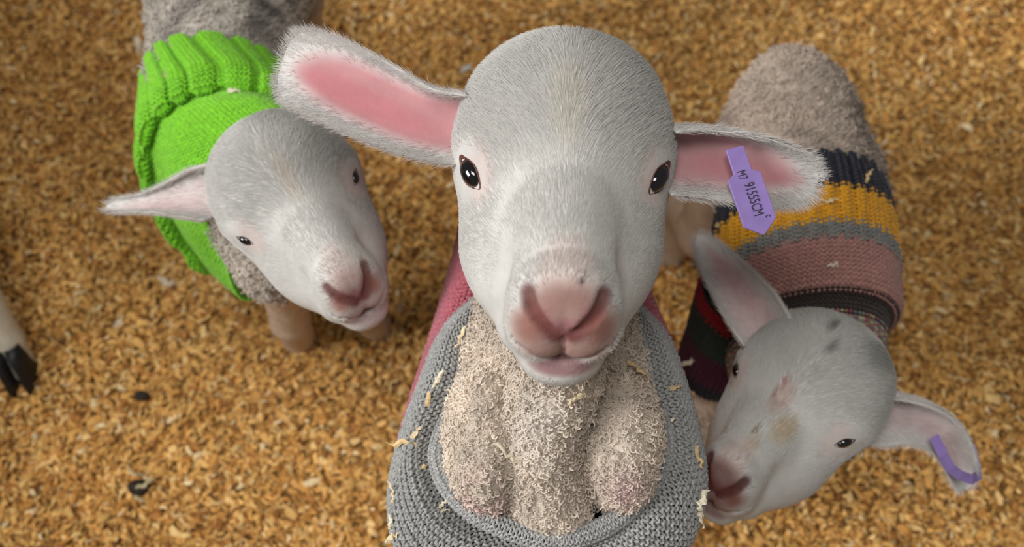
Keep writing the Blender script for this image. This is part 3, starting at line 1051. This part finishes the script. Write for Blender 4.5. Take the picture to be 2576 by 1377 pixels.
bo = band.sheet('neckband', M_YARN, main['root'], (0.06, 0.06, 0.06), off=-0.001)
bo['label'] = 'rolled grey neckband'
brn = 6
knit_rows(band, 'knit_stitches', M_YARN, bo, (np.arange(brn) + 0.5) / brn, 150, (0.44, 0.44, 0.435), amp=0.35, yr=0.26, samp=10, sides=5, row_h=band.length / brn * 0.9, seed=12)

# ================================================================== left lamb (green sweater)
def turned(R, deg):
    t = math.radians(deg)
    return (np.array(R) @ np.array([[math.cos(t), 0, math.sin(t)], [0, 1, 0], [-math.sin(t), 0, math.cos(t)]])).tolist()


def turned(R, deg):
    t = math.radians(deg)
    return (np.array(R) @ np.array([[math.cos(t), 0, math.sin(t)], [0, 1, 0], [-math.sin(t), 0, math.cos(t)]])).tolist()


R1 = turned([[0.8563, -0.4488, 0.2556], [0.4985, 0.5887, -0.6363], [0.1351, 0.6723, 0.7279]], 5)
O1 = [-0.1225, 0.2676, 0.3739]
fm1 = lambda q: np.array(q, float) * 0.90 / 1000 @ np.array(R1).T + np.array(O1)
left_body = [
    ('e', (-0.176, 0.318, 0.258), (0.034, 0.040, 0.055)),
    ('c', fm1((0, 0, -62)), (-0.180, 0.325, 0.28), 0.036, 0.035, 0.012),
    ('c', (-0.198, 0.355, 0.25), (-0.232, 0.45, 0.255), 0.032, 0.054, 0.012),
    ('c', (-0.232, 0.45, 0.255), (-0.258, 0.60, 0.25), 0.056, 0.068, 0.03),
    ('e', (-0.250, 0.63, 0.24), (0.070, 0.075, 0.075), 0.03),
    ('c', (-0.25, 0.69, 0.25), (-0.25, 0.72, 0.16), 0.016, 0.010, 0.01),
]
left_legs = [leg(-0.185, 0.315, 0.22, -0.219, 0.350, r=(0.026, 0.022, 0.017, 0.0155, 0.016), dir=(0.3, -1, 0), fz=-0.012),
             leg(-0.165, 0.325, 0.22, -0.137, 0.362, r=(0.026, 0.021, 0.015, 0.013, 0.014), dir=(0.3, -1, 0), fz=-0.012),
             leg(-0.285, 0.62, 0.2, -0.29, 0.66, hind=True, dir=(0, -1, 0)), leg(-0.215, 0.62, 0.2, -0.21, 0.66, hind=True, dir=(0, -1, 0))]
left = build_lamb(dict(R=R1, o=O1, scale=0.90, body=left_body, legs=left_legs, label='white lamb at left in a bright lime green ribbed sweater, head tilted sideways',
                       eye_s=0.5, nose_mul=0.6, lips=0.35, slim=0.90, nose_tint=(0.42, 0.26, 0.24), wool=(0.52, 0.475, 0.42), seed=11, fine=0.0019, fur_n=70000, wool_n=26000,
                       wool_L=0.0035, wool_r=0.0010, wool_t=5.0e-4, leg_fur=5000,
                       stains=[((-0.20, 0.53, 0.31), (0.06, 0.07, 0.05), (0.10, 0.09, 0.085), 0.85), ((-0.27, 0.53, 0.31), (0.06, 0.09, 0.05), (0.2, 0.18, 0.17), 0.5)],
                       face_stains=[((2, 18, 0), (5, 24, 14), (0.60, 0.52, 0.42), 0.5)]))
build_ear(left['root'], [at(560, 500, 0.535), at(480, 502, 0.538), at(400, 512, 0.545), at(330, 520, 0.552), at(266, 522, 0.558)],
          [0.023, 0.019, 0.0115, 0.0068, 0.0052, 0.004], CU, view + 0.5 * CU, [1.1, 1.1, 1.2, 1.2, 0.8], 0.25, fur_n=7000, fold=0.3, seed=6, furL=0.006)
build_ear(left['root'], [fm1((40, 34, -58)), fm1((52, 48, -66)), fm1((62, 64, -80)), fm1((70, 76, -100))],
          [0.016, 0.018, 0.014, 0.007], CU, view + 0.5 * CR, [1.1, 1.0, 1.0, 0.8], 0.5, fur_n=2500, seed=7, furL=0.006)


def ring_scale(r, s, d):
    c = r.mean(0)
    return c + (r - c) * s + np.array(d)


g0 = np.array([(-.180, .325, .185), (-.150, .325, .20), (-.130, .325, .25), (-.125, .335, .31), (-.135, .350, .345), (-.158, .357, .352), (-.188, .345, .342), (-.212, .320, .310), (-.207, .300, .270), (-.208, .294, .205)])
gf = np.array([(-.215, .365, .16), (-.165, .365, .18), (-.140, .370, .24), (-.145, .385, .29), (-.168, .395, .318), (-.198, .400, .327), (-.235, .397, .318), (-.265, .390, .29), (-.277, .373, .24), (-.258, .347, .18)])


def world_ring(y, cx, zc, rx, rz):
    return body_ring(y, zc, rx, rz, cx)


g1 = ring_scale(0.5 * (g0 + gf), 1.03, (0, 0, 0))
g2 = ring_scale(gf, 0.985, (0, 0.000, 0))
g3 = ring_scale(gf, 1.10, (0, -0.004, 0))
g4 = ring_scale(gf, 1.13, (-.003, 0.010, 0))
g6 = world_ring(0.458, -0.233, 0.250, 0.064, 0.070)
g5 = 0.5 * (g4 + g6)
green = Loft([g0, g1, g2, g3, g4, g5, g6], 180, 140)
GREEN = (0.25, 0.70, 0.022)
gs = green.sheet('sweater', M_YARN, left['root'], (0.16, 0.55, 0.012), off=-0.0014)
gs['label'] = 'lime green knitted sweater with cowl collar'
rh = 0.0031
nr = int(green.length / rh)
rows = (np.arange(nr) + 0.5) / nr
fv = 0.5 * (green.ringpos[2] + green.ringpos[3])
knit_rows(green, 'collar_stitches', M_YARN, gs, [v for v in rows if v < fv], 120, GREEN, amp=0.4, yr=0.28, samp=7, sides=4, row_h=rh, seed=4)
NRIB = 19


def green_rib(u, v):
    return 0.0024 * np.tanh(2.6 * (np.sin(u * NRIB * 2 * math.pi + 1.3 * np.sin(u * 5 * 2 * math.pi)) + 0.55))


rb = knit_rows(green, 'ribbed_body_stitches', M_YARN, gs, [v for v in rows if v >= fv], 120, GREEN, amp=0.4, yr=0.28, samp=7, sides=4, row_h=rh, rib=green_rib, seed=5)

# ================================================================== right lamb (striped sweater)
R2 = [[0.7007, 0.4366, -0.5643], [-0.6816, 0.6434, -0.3486], [0.2109, 0.6289, 0.7484]]
O2 = [0.1588, 0.1657, 0.3188]
fm2 = lambda q: np.array(q, float) * 0.90 / 1000 @ np.array(R2).T + np.array(O2)
right_body = [
    ('e', (0.206, 0.245, 0.225), (0.040, 0.036, 0.050)),
    ('c', fm2((0, 5, -60)), (0.206, 0.235, 0.25), 0.036, 0.038, 0.015),
    ('c', (0.210, 0.25, 0.235), (0.224, 0.37, 0.24), 0.040, 0.055, 0.02),
    ('c', (0.226, 0.37, 0.24), (0.232, 0.43, 0.235), 0.056, 0.050, 0.03),
    ('e', (0.230, 0.455, 0.232), (0.040, 0.045, 0.055), 0.03),
    ('c', (0.228, 0.485, 0.25), (0.226, 0.520, 0.20), 0.018, 0.012, 0.012),
    ('c', (0.158, 0.248, 0.122), (0.160, 0.230, 0.082), 0.0255, 0.020, 0.01),
]
right_legs = [dict(j=[[0.168, 0.268, 0.22], [0.160, 0.250, 0.125], [0.160, 0.225, 0.075], [0.165, 0.212, 0.01], [0.166, 0.207, -0.012]], r=[0.026, 0.021, 0.017, 0.012, 0.013], dir=(0, -1, 0)),
              leg(0.250, 0.265, 0.2, 0.255, 0.25, dir=(0, -1, 0)),
              dict(j=[[0.195, 0.43, 0.20], [0.180, 0.405, 0.12], [0.176, 0.455, 0.075], [0.170, 0.448, 0.020], [0.168, 0.440, -0.012]], r=[0.034, 0.026, 0.022, 0.016, 0.015], dir=(-0.2, -1, 0)),
              leg(0.265, 0.43, 0.2, 0.27, 0.46, hind=True, dir=(0, -1, 0))]
right = build_lamb(dict(R=R2, o=O2, scale=0.90, body=right_body, legs=right_legs, label='white lamb at right in a navy, yellow, grey and pink striped sweater, nose down',
                        eye_s=0.55, nose_mul=0.42, lips=0.7, nose_tint=(0.30, 0.08, 0.08), wool=(0.47, 0.39, 0.325), seed=12, fine=0.0019, fur_n=70000, wool_n=22000,
                        wool_L=0.0035, wool_r=0.0010, wool_t=5.0e-4, leg_fur=5000,
                        stains=[((0.275, 0.40, 0.26), (0.03, 0.06, 0.05), (0.13, 0.11, 0.10), 0.8), ((0.21, 0.36, 0.30), (0.02, 0.03, 0.03), (0.2, 0.16, 0.14), 0.6)],
                        slim=0.88,
                        face_stains=[((2205, 890), (13, 13, 22), (0.26, 0.26, 0.23), 0.6), ((2092, 828), (2.5, 7, 8), (0.10, 0.10, 0.09), 0.7), ((2080, 882), (2.5, 6, 8), (0.14, 0.13, 0.12), 0.6),
                                     ((1968, 1085), (8, 11, 14), (0.47, 0.33, 0.15), 0.55), ((1960, 1010), (7, 14, 14), (0.55, 0.36, 0.29), 0.5), ((1944, 998), (1.3, 4, 8), (0.25, 0.09, 0.06), 0.8), ((1972, 970), (1.4, 3, 8), (0.45, 0.10, 0.09), 0.8),
                                     ((1899, 1084), (2.0, 2.2, 9), (0.20, 0.12, 0.045), 0.95), ((1890, 1120), (5, 6, 9), (0.46, 0.34, 0.20), 0.5)]))
build_ear(right['root'], [at(1935, 850, 0.535), at(1890, 780, 0.545), at(1840, 710, 0.552), at(1795, 650, 0.560), at(1755, 590, 0.568)],
          [0.019, 0.0195, 0.017, 0.0135, 0.0095, 0.004], -CR + 0.3 * CU, view - 0.5 * CR, [1.1, 1.0, 0.9, 0.8, 0.6], 0.4, fur_n=7000, fold=0.3, fold_pos=0.5, seed=8, furL=0.005, tipw=0.6)
build_ear(right['root'], [at(2195, 1030, 0.525), at(2290, 1045, 0.525), at(2365, 1085, 0.530), at(2405, 1150, 0.540), at(2428, 1235, 0.550)],
          [0.020, 0.0165, 0.014, 0.0115, 0.0095, 0.007], CU + CR, view - 0.3 * CU, [1.0, 1.0, 1.0, 0.9, 0.7], 0.25, fur_n=7000, fold=0.3, seed=9, furL=0.005)


def strip_tag(parent, pts, n, wd, th=0.0012):
    P = np.array(pts); T = unit(np.gradient(P, axis=0)); n = np.asarray(n, float)
    S = unit(np.cross(T, n)); Nn = unit(np.cross(S, T))
    V = []
    for i in range(len(P)):
        for a, b in ((-1, -1), (1, -1), (1, 1), (-1, 1)):
            V.append(P[i] + a * wd / 2 * S[i] + b * th / 2 * Nn[i])
    F = [(0, 1, 2, 3)]
    for i in range(len(P) - 1):
        for k_ in range(4):
            F.append((4 * i + k_, 4 * i + 4 + k_, 4 * i + 4 + (k_ + 1) % 4, 4 * i + (k_ + 1) % 4))
    l = 4 * (len(P) - 1)
    F.append((l + 3, l + 2, l + 1, l))
    o = mesh_obj('ear_tag', V, F, M_TAG, parent, smooth=False)
    o['label'] = 'purple plastic ear tag folded round the drooping ear'
    return o


strip_tag(right['root'], [at(2350, 1100, 0.518), at(2372, 1145, 0.521), at(2390, 1178, 0.525), at(2415, 1196, 0.529), at(2445, 1207, 0.534), at(2462, 1196, 0.543), at(2450, 1160, 0.552), at(2440, 1120, 0.556)], view, 0.0062)

h0 = world_ring(0.206, 0.205, 0.238, 0.047, 0.056)
h1 = world_ring(0.226, 0.207, 0.238, 0.051, 0.06)
h2 = world_ring(0.248, 0.21, 0.238, 0.055, 0.063)
h3 = world_ring(0.254, 0.212, 0.239, 0.061, 0.072)
h4 = world_ring(0.275, 0.214, 0.238, 0.0635, 0.075)
h5 = world_ring(0.305, 0.217, 0.238, 0.0645, 0.074)
h6 = world_ring(0.335, 0.221, 0.238, 0.064, 0.072)
h7 = world_ring(0.362, 0.224, 0.238, 0.06, 0.067)
stripe = Loft([h0, h1, h2, h3, h4, h5, h6, h7], 180, 150)
ss_ = stripe.sheet('sweater', M_YARN, right['root'], (0.03, 0.025, 0.025), off=-0.0014)
ss_['label'] = 'knitted sweater of broad navy, yellow, grey, pink and brown stripes'
rh = 0.0033
nr = int(stripe.length / rh)
rows = (np.arange(nr) + 0.5) / nr
ymid = stripe.S.mean(1)[:, 1]
yr_ = np.interp(rows, np.linspace(0, 1, len(ymid)), ymid)
lv = stripe.ringpos


def ribf(u, v): return 0.0016 * np.tanh(2 * np.sin(u * 34 * 2 * math.pi))


def stripe_rows(lo, hi): return [v for v, y in zip(rows, yr_) if lo <= y < hi and v >= 0]


pinkv = 0.5 * (lv[2] + lv[3])
defs = [('stripe', 'navy blue rear stripe', [v for v in rows if v > 0 and np.interp(v, rows, yr_) >= 0.329], (0.012, 0.014, 0.030), ribf),
        ('stripe', 'mustard yellow ribbed stripe', [v for v in rows if 0.300 <= np.interp(v, rows, yr_) < 0.329], (0.88, 0.43, 0.010), ribf),
        ('stripe', 'grey ribbed stripe', [v for v in rows if 0.286 <= np.interp(v, rows, yr_) < 0.300], (0.27, 0.265, 0.25), ribf),
        ('stripe', 'dusty pink rolled stripe', [v for v in rows if np.interp(v, rows, yr_) < 0.286 and v >= pinkv], (0.50, 0.25, 0.215), None),
        ('stripe', 'dark brown collar stripe', [v for v in rows if v < pinkv and np.interp(v, rows, yr_) >= 0.240], (0.035, 0.020, 0.016), None)]
for nm, lb, rws, colr, rf in defs:
    if not len(rws): continue
    o = knit_rows(stripe, nm, M_YARN, ss_, rws, 104, colr, amp=0.4, yr=0.28, samp=8, sides=4, row_h=rh, rib=rf, seed=6)
    o['label'] = lb


def multi(u, v, cc):
    pal = np.array([(0.34, 0.06, 0.08), (0.30, 0.32, 0.28), (0.55, 0.50, 0.22), (0.12, 0.20, 0.22), (0.40, 0.12, 0.12)])
    i = (np.floor(u * 70).astype(int) * 7 + int(v * 400) * 3) % 5
    return pal[i] * (0.8 + 0.4 * rng.random((len(u), 1)))


o = knit_rows(stripe, 'stripe', M_YARN, ss_, [v for v in rows if np.interp(v, rows, yr_) < 0.240], 104, (0.3, 0.1, 0.1), amp=0.4, yr=0.28, samp=8, sides=4, row_h=rh, seed=7, colfn=multi)
o['label'] = 'speckled red, cream and teal collar stripe'
# sleeve over the foreleg
def tube_ring(c, ax, r_, n=10):
    ax = unit(np.array(ax, float)); a = unit(np.cross(ax, [1.0, 0, 0])); b = np.cross(ax, a)
    t = np.arange(n) * 2 * math.pi / n
    return np.asarray(c) + r_ * (np.cos(t)[:, None] * a + np.sin(t)[:, None] * b)


sa, sb = np.array([0.172, 0.276, 0.250]), np.array([0.1616, 0.2516, 0.157])
slv = Loft([tube_ring(sa + (sb - sa) * t, sb - sa, r_) for t, r_ in ((0, 0.036), (0.3, 0.0335), (0.6, 0.031), (0.85, 0.030), (1.0, 0.027))], 90, 70)
so = slv.sheet('sleeve', M_YARN, right['root'], (0.02, 0.02, 0.02), off=-0.0012)
so['label'] = 'striped sleeve over the foreleg in red, green, purple and navy'
nr = int(slv.length / 0.0033)
rows = (np.arange(nr) + 0.5) / nr
for lb, a, b, colr in (('red sleeve stripe', 0, 0.14, (0.45, 0.008, 0.02)), ('dark green sleeve stripe', 0.14, 0.48, (0.030, 0.045, 0.030)), ('purple sleeve stripe', 0.48, 0.84, (0.085, 0.008, 0.035)), ('navy sleeve cuff', 0.84, 1.01, (0.015, 0.014, 0.020))):
    o = knit_rows(slv, 'stripe', M_YARN, so, [v for v in rows if a <= v < b], 48, colr, amp=0.4, yr=0.28, samp=8, sides=4, row_h=0.0033, seed=8)
    o['label'] = lb

# ================================================================== fourth lamb, only a foreleg reaches into the picture
outer_legs = [dict(j=[[-0.545, 0.405, 0.24], [-0.520, 0.395, 0.16], [-0.500, 0.366, 0.10], [-0.488, 0.330, 0.042], [-0.486, 0.314, 0.012]], r=[0.032, 0.024, 0.017, 0.0135, 0.015], dir=(0.25, -1, 0), hoof_mat=M_HOOF_D, hoof_s=1.15),
              leg(-0.62, 0.42, 0.22, -0.64, 0.42, dir=(0.3, -1, 0), hoof_mat=M_HOOF_D),
              leg(-0.80, 0.58, 0.22, -0.82, 0.60, hind=True, dir=(0.5, -1, 0), hoof_mat=M_HOOF_D), leg(-0.86, 0.54, 0.22, -0.90, 0.55, hind=True, dir=(0.5, -1, 0), hoof_mat=M_HOOF_D)]
outer_body = [('e', (-0.585, 0.41, 0.27), (0.055, 0.055, 0.065)),
              ('c', (-0.59, 0.42, 0.275), (-0.80, 0.555, 0.28), 0.060, 0.066, 0.03),
              ('c', (-0.575, 0.40, 0.30), (-0.575, 0.345, 0.40), 0.046, 0.038, 0.03),
              ('c', (-0.86, 0.60, 0.29), (-0.90, 0.625, 0.20), 0.016, 0.010, 0.012)]
R3 = np.array(R0) @ np.array([[math.cos(0.7), 0, math.sin(0.7)], [0, 1, 0], [-math.sin(0.7), 0, math.cos(0.7)]])
outer = build_lamb(dict(R=R3.tolist(), o=[-0.615, 0.30, 0.44], body=outer_body, legs=outer_legs, label='white lamb past the left edge, its white foreleg with black hoof showing',
                        nose_tint=(0.5, 0.3, 0.27), wool=(0.55, 0.5, 0.42), seed=14, fine=0.003, fur_n=3000, wool_n=6000, leg_fur=9000, leg_col=(0.66, 0.60, 0.50)))
build_ear(outer['root'], [outer['from_mm']((-42, 30, -55)), outer['from_mm']((-60, 36, -58)), outer['from_mm']((-85, 40, -62)), outer['from_mm']((-105, 38, -66))], [0.016, 0.019, 0.018, 0.008], CU, view, [1, 0.9, 0.8, 0.6], 0.7, fur_n=800, seed=10)
build_ear(outer['root'], [outer['from_mm']((42, 30, -55)), outer['from_mm']((60, 36, -58)), outer['from_mm']((85, 40, -62)), outer['from_mm']((105, 38, -66))], [0.016, 0.019, 0.018, 0.008], CU, view, [1, 0.9, 0.8, 0.6], 0.7, fur_n=800, seed=10)


# ================================================================== shavings caught in wool and knitting, bits on the floor
bpy.context.view_layer.update()
DG = bpy.context.evaluated_depsgraph_get()
srng = np.random.default_rng(77)
SH_COL = np.array([(0.80, 0.66, 0.42), (0.74, 0.54, 0.28), (0.84, 0.76, 0.58)])


def cast(px, py):
    d = unit(CF + (px - 1288) / FPX * CR + (688.5 - py) / FPX * CU)
    ok, loc, nor, fi, ob, mt = sc.ray_cast(DG, Vector(CAM), Vector(d))
    return np.array(loc), np.array(nor), d


def stuck(px, py, length_px, angle, width_px, label, group, lift=0.0022, name='wood_shaving', tone=None):
    loc, nor, d = cast(px, py)
    if nor @ d > 0: nor = -nor
    depth = (loc - CAM) @ CF
    L = length_px * depth / FPX; W = width_px * depth / FPX
    a = math.radians(angle)
    t = CR * math.cos(a) + CU * math.sin(a)
    t = unit(t - 0.75 * (t @ nor) * nor); sd = unit(np.cross(t, nor)); n = np.cross(sd, t)
    m = 9
    base = loc + nor * lift
    V = []; curl = srng.normal(0, 0.35); bow = srng.normal(0.25, 0.12)
    for i in range(m):
        x = i / (m - 1) - 0.5
        w_ = W * (0.55 + 0.45 * math.sin(math.pi * (i + 0.6) / (m + 0.2))) * (0.8 + 0.4 * srng.random()) * 0.5
        c = base + t * L * x + sd * L * (curl * (x * x - 0.1) + 0.05 * srng.normal()) + n * L * bow * (0.25 - x * x) * 0.8
        tw = 0.9 * x + 0.3 * srng.normal()
        s2 = sd * math.cos(tw) + n * math.sin(tw)
        for b_ in (-1, 1): V.append(c + s2 * w_ * b_)
        V.append(c + n * W * 0.16)
    F = []
    for i in range(m - 1):
        for k_ in range(3):
            F.append((3 * i + k_, 3 * i + (k_ + 1) % 3, 3 * i + 3 + (k_ + 1) % 3, 3 * i + 3 + k_))
    V = np.array(V); o0 = V.mean(0)
    F.append((0, 2, 1)); F.append((3 * m - 3, 3 * m - 2, 3 * m - 1))
    col = np.tile(SH_COL[srng.integers(3)] if tone is None else np.array(tone), (len(V), 1)) * (0.9 + 0.15 * srng.random((len(V), 1)))
    o = mesh_obj(name, V - o0, F, M_SHAV, None, col, smooth=False)
    o.location = o0
    return tag(o, label, 'wood shaving', group)


GS = 'shavings caught on the grey sweater'
for a in [
    (1100, 952, 52, 60, 13, 'frayed pale shaving on the left shoulder of the grey sweater, below the pink edge', GS),
    (1078, 1000, 44, 75, 12, 'frayed shaving on the left edge of the grey sweater, second from the pink edge', GS),
    (1160, 850, 62, 70, 10, 'long curled shaving beside the pink edge, left of the centre lamb\'s chin', GS),
    (1018, 1112, 88, 8, 15, 'long shaving sticking out sideways from the left edge of the grey sweater', GS),
    (1046, 1098, 36, 75, 18, 'broad whitish shaving lying flat on the left of the grey sweater', GS),
    (1066, 1168, 15, 60, 12, 'tiny cream chip on the left of the grey sweater beside the neckline fold', GS),
    (988, 1238, 74, 95, 9, 'upright forked sliver on the lower left edge of the grey sweater', GS),
    (986, 1308, 40, 85, 13, 'short tan shaving low on the left edge of the grey sweater', GS),
    (990, 1352, 44, 35, 12, 'cream shaving at the bottom left corner of the grey sweater', GS),
    (1116, 1268, 40, 45, 9, 'pale curl in the fold left of the grey neckline', GS),
    (1118, 1296, 34, 15, 13, 'yellowish flake in the fold below the grey neckline on the left', GS),
    (1756, 1152, 56, 100, 12, 'frayed tan shaving on the right edge of the grey sweater, facing the nose', GS),
    (1757, 1188, 62, 110, 11, 'smooth cream shaving on the right edge of the grey sweater, below the frayed one', GS),
    (1698, 985, 34, 40, 16, 'tan crumb on the right shoulder of the grey sweater beside the purple sleeve', GS),
    (1762, 1262, 62, 60, 17, 'broad shaving on the right edge of the grey sweater, below the dark red nose', GS),
    (1757, 1312, 50, 80, 20, 'frayed broad flake at the bottom right edge of the grey sweater', GS),
    (1700, 1062, 16, 20, 10, 'tiny cream chip on the right panel of the grey sweater', GS),
]: stuck(*a)
GW = 'shavings caught in the chest wool'
for a in [
    (1262, 1138, 96, -32, 12, 'long cream sliver slanting across the left bulge of the chest wool', GW),
    (1438, 992, 52, 25, 15, 'golden shaving in the chest wool right under the chin', GW),
    (1592, 948, 64, -55, 24, 'large golden crumpled flake beside the chin on the right of the neck', GW),
]: stuck(*a, lift=0.0045)
stuck(1172, 178, 34, 40, 15, 'small white flake on the crown beside the large pink ear', None, lift=0.004, tone=(0.85, 0.84, 0.8))
GR = 'shavings caught on the striped sweater'
for a in [
    (1737, 908, 56, 25, 11, 'pale sliver on the dark green stripe of the sleeve', GR),
    (1738, 982, 34, -35, 13, 'pale chip on the purple stripe of the sleeve', GR),
    (2093, 508, 44, -5, 9, 'cream sliver lying on the mustard yellow stripe', GR),
    (2160, 556, 42, 40, 12, 'small curled shaving at the border of yellow and grey stripes', GR),
    (2092, 666, 52, -8, 9, 'tan sliver lying on the dusty pink stripe', GR),
    (2186, 448, 44, 70, 7, 'upright cream sliver on the navy stripe', GR),
    (1806, 566, 22, 30, 12, 'cream crumb at the left edge of the yellow stripe', GR),
]: stuck(*a)
GG = 'shavings caught on the lamb in lime green'
for a in [
    (590, 232, 32, 5, 14, 'cream chip in the crease of the green collar', GG),
    (412, 192, 40, -60, 13, 'tan shaving on the left of the green ribbing', GG),
    (348, 112, 40, -75, 18, 'pale flake on the grey rump wool above the green sweater', GG),
]: stuck(*a)
GF = 'pale straw bits beside the dropping'
for a in [
    (345, 1210, 50, -25, 11, 'pale straw bit above the dark dropping on the floor', GF),
    (368, 1222, 46, 35, 11, 'pale straw bit right of the dark dropping on the floor', GF),
    (352, 1250, 56, -40, 10, 'pale straw bit below the dark dropping on the floor', GF),
]: stuck(*a, name='straw_bit', lift=0.009, tone=(0.70, 0.60, 0.36))
GL = 'large pale shavings on the floor'
for a in [
    (1000, 778, 40, 30, 22, 'whitish broad flake on the floor right of the green-sweater lamb\'s chin', GL),
    (418, 710, 46, -10, 24, 'peach coloured broad flake on the floor below the left ear', GL),
    (300, 815, 26, 40, 17, 'cream square flake on the floor, right of the black hoof', GL),
]: stuck(*a, tone=(0.80, 0.68, 0.52))


def dropping(px, py, r_, label):
    loc, nor, d = cast(px, py)
    V = []; F = []
    nu, nv = 12, 8
    for i in range(nv + 1):
        th = math.pi * i / nv
        for j in range(nu):
            ph = 2 * math.pi * j / nu
            q = np.array([math.sin(th) * math.cos(ph) * 1.35, math.sin(th) * math.sin(ph), math.cos(th) * 0.85])
            V.append(q * r_ * (0.9 + 0.2 * srng.random()))
    for i in range(nv):
        for j in range(nu):
            F.append((i * nu + j, (i + 1) * nu + j, (i + 1) * nu + (j + 1) % nu, i * nu + (j + 1) % nu))
    o = mesh_obj('dropping', V, np.array(F), M_DROP)
    o.location = loc + np.array([0, 0, r_ * 0.35])
    tag(o, label, 'dropping')


M_DROP = mat_plain('dropping', (0.035, 0.028, 0.02), 0.7, 0.3, 0.3)
dropping(352, 1228, 0.0075, 'dark dropping under straw bits on the floor at lower left')
dropping(358, 998, 0.0055, 'small dark dropping on the floor, right of the black hoof')
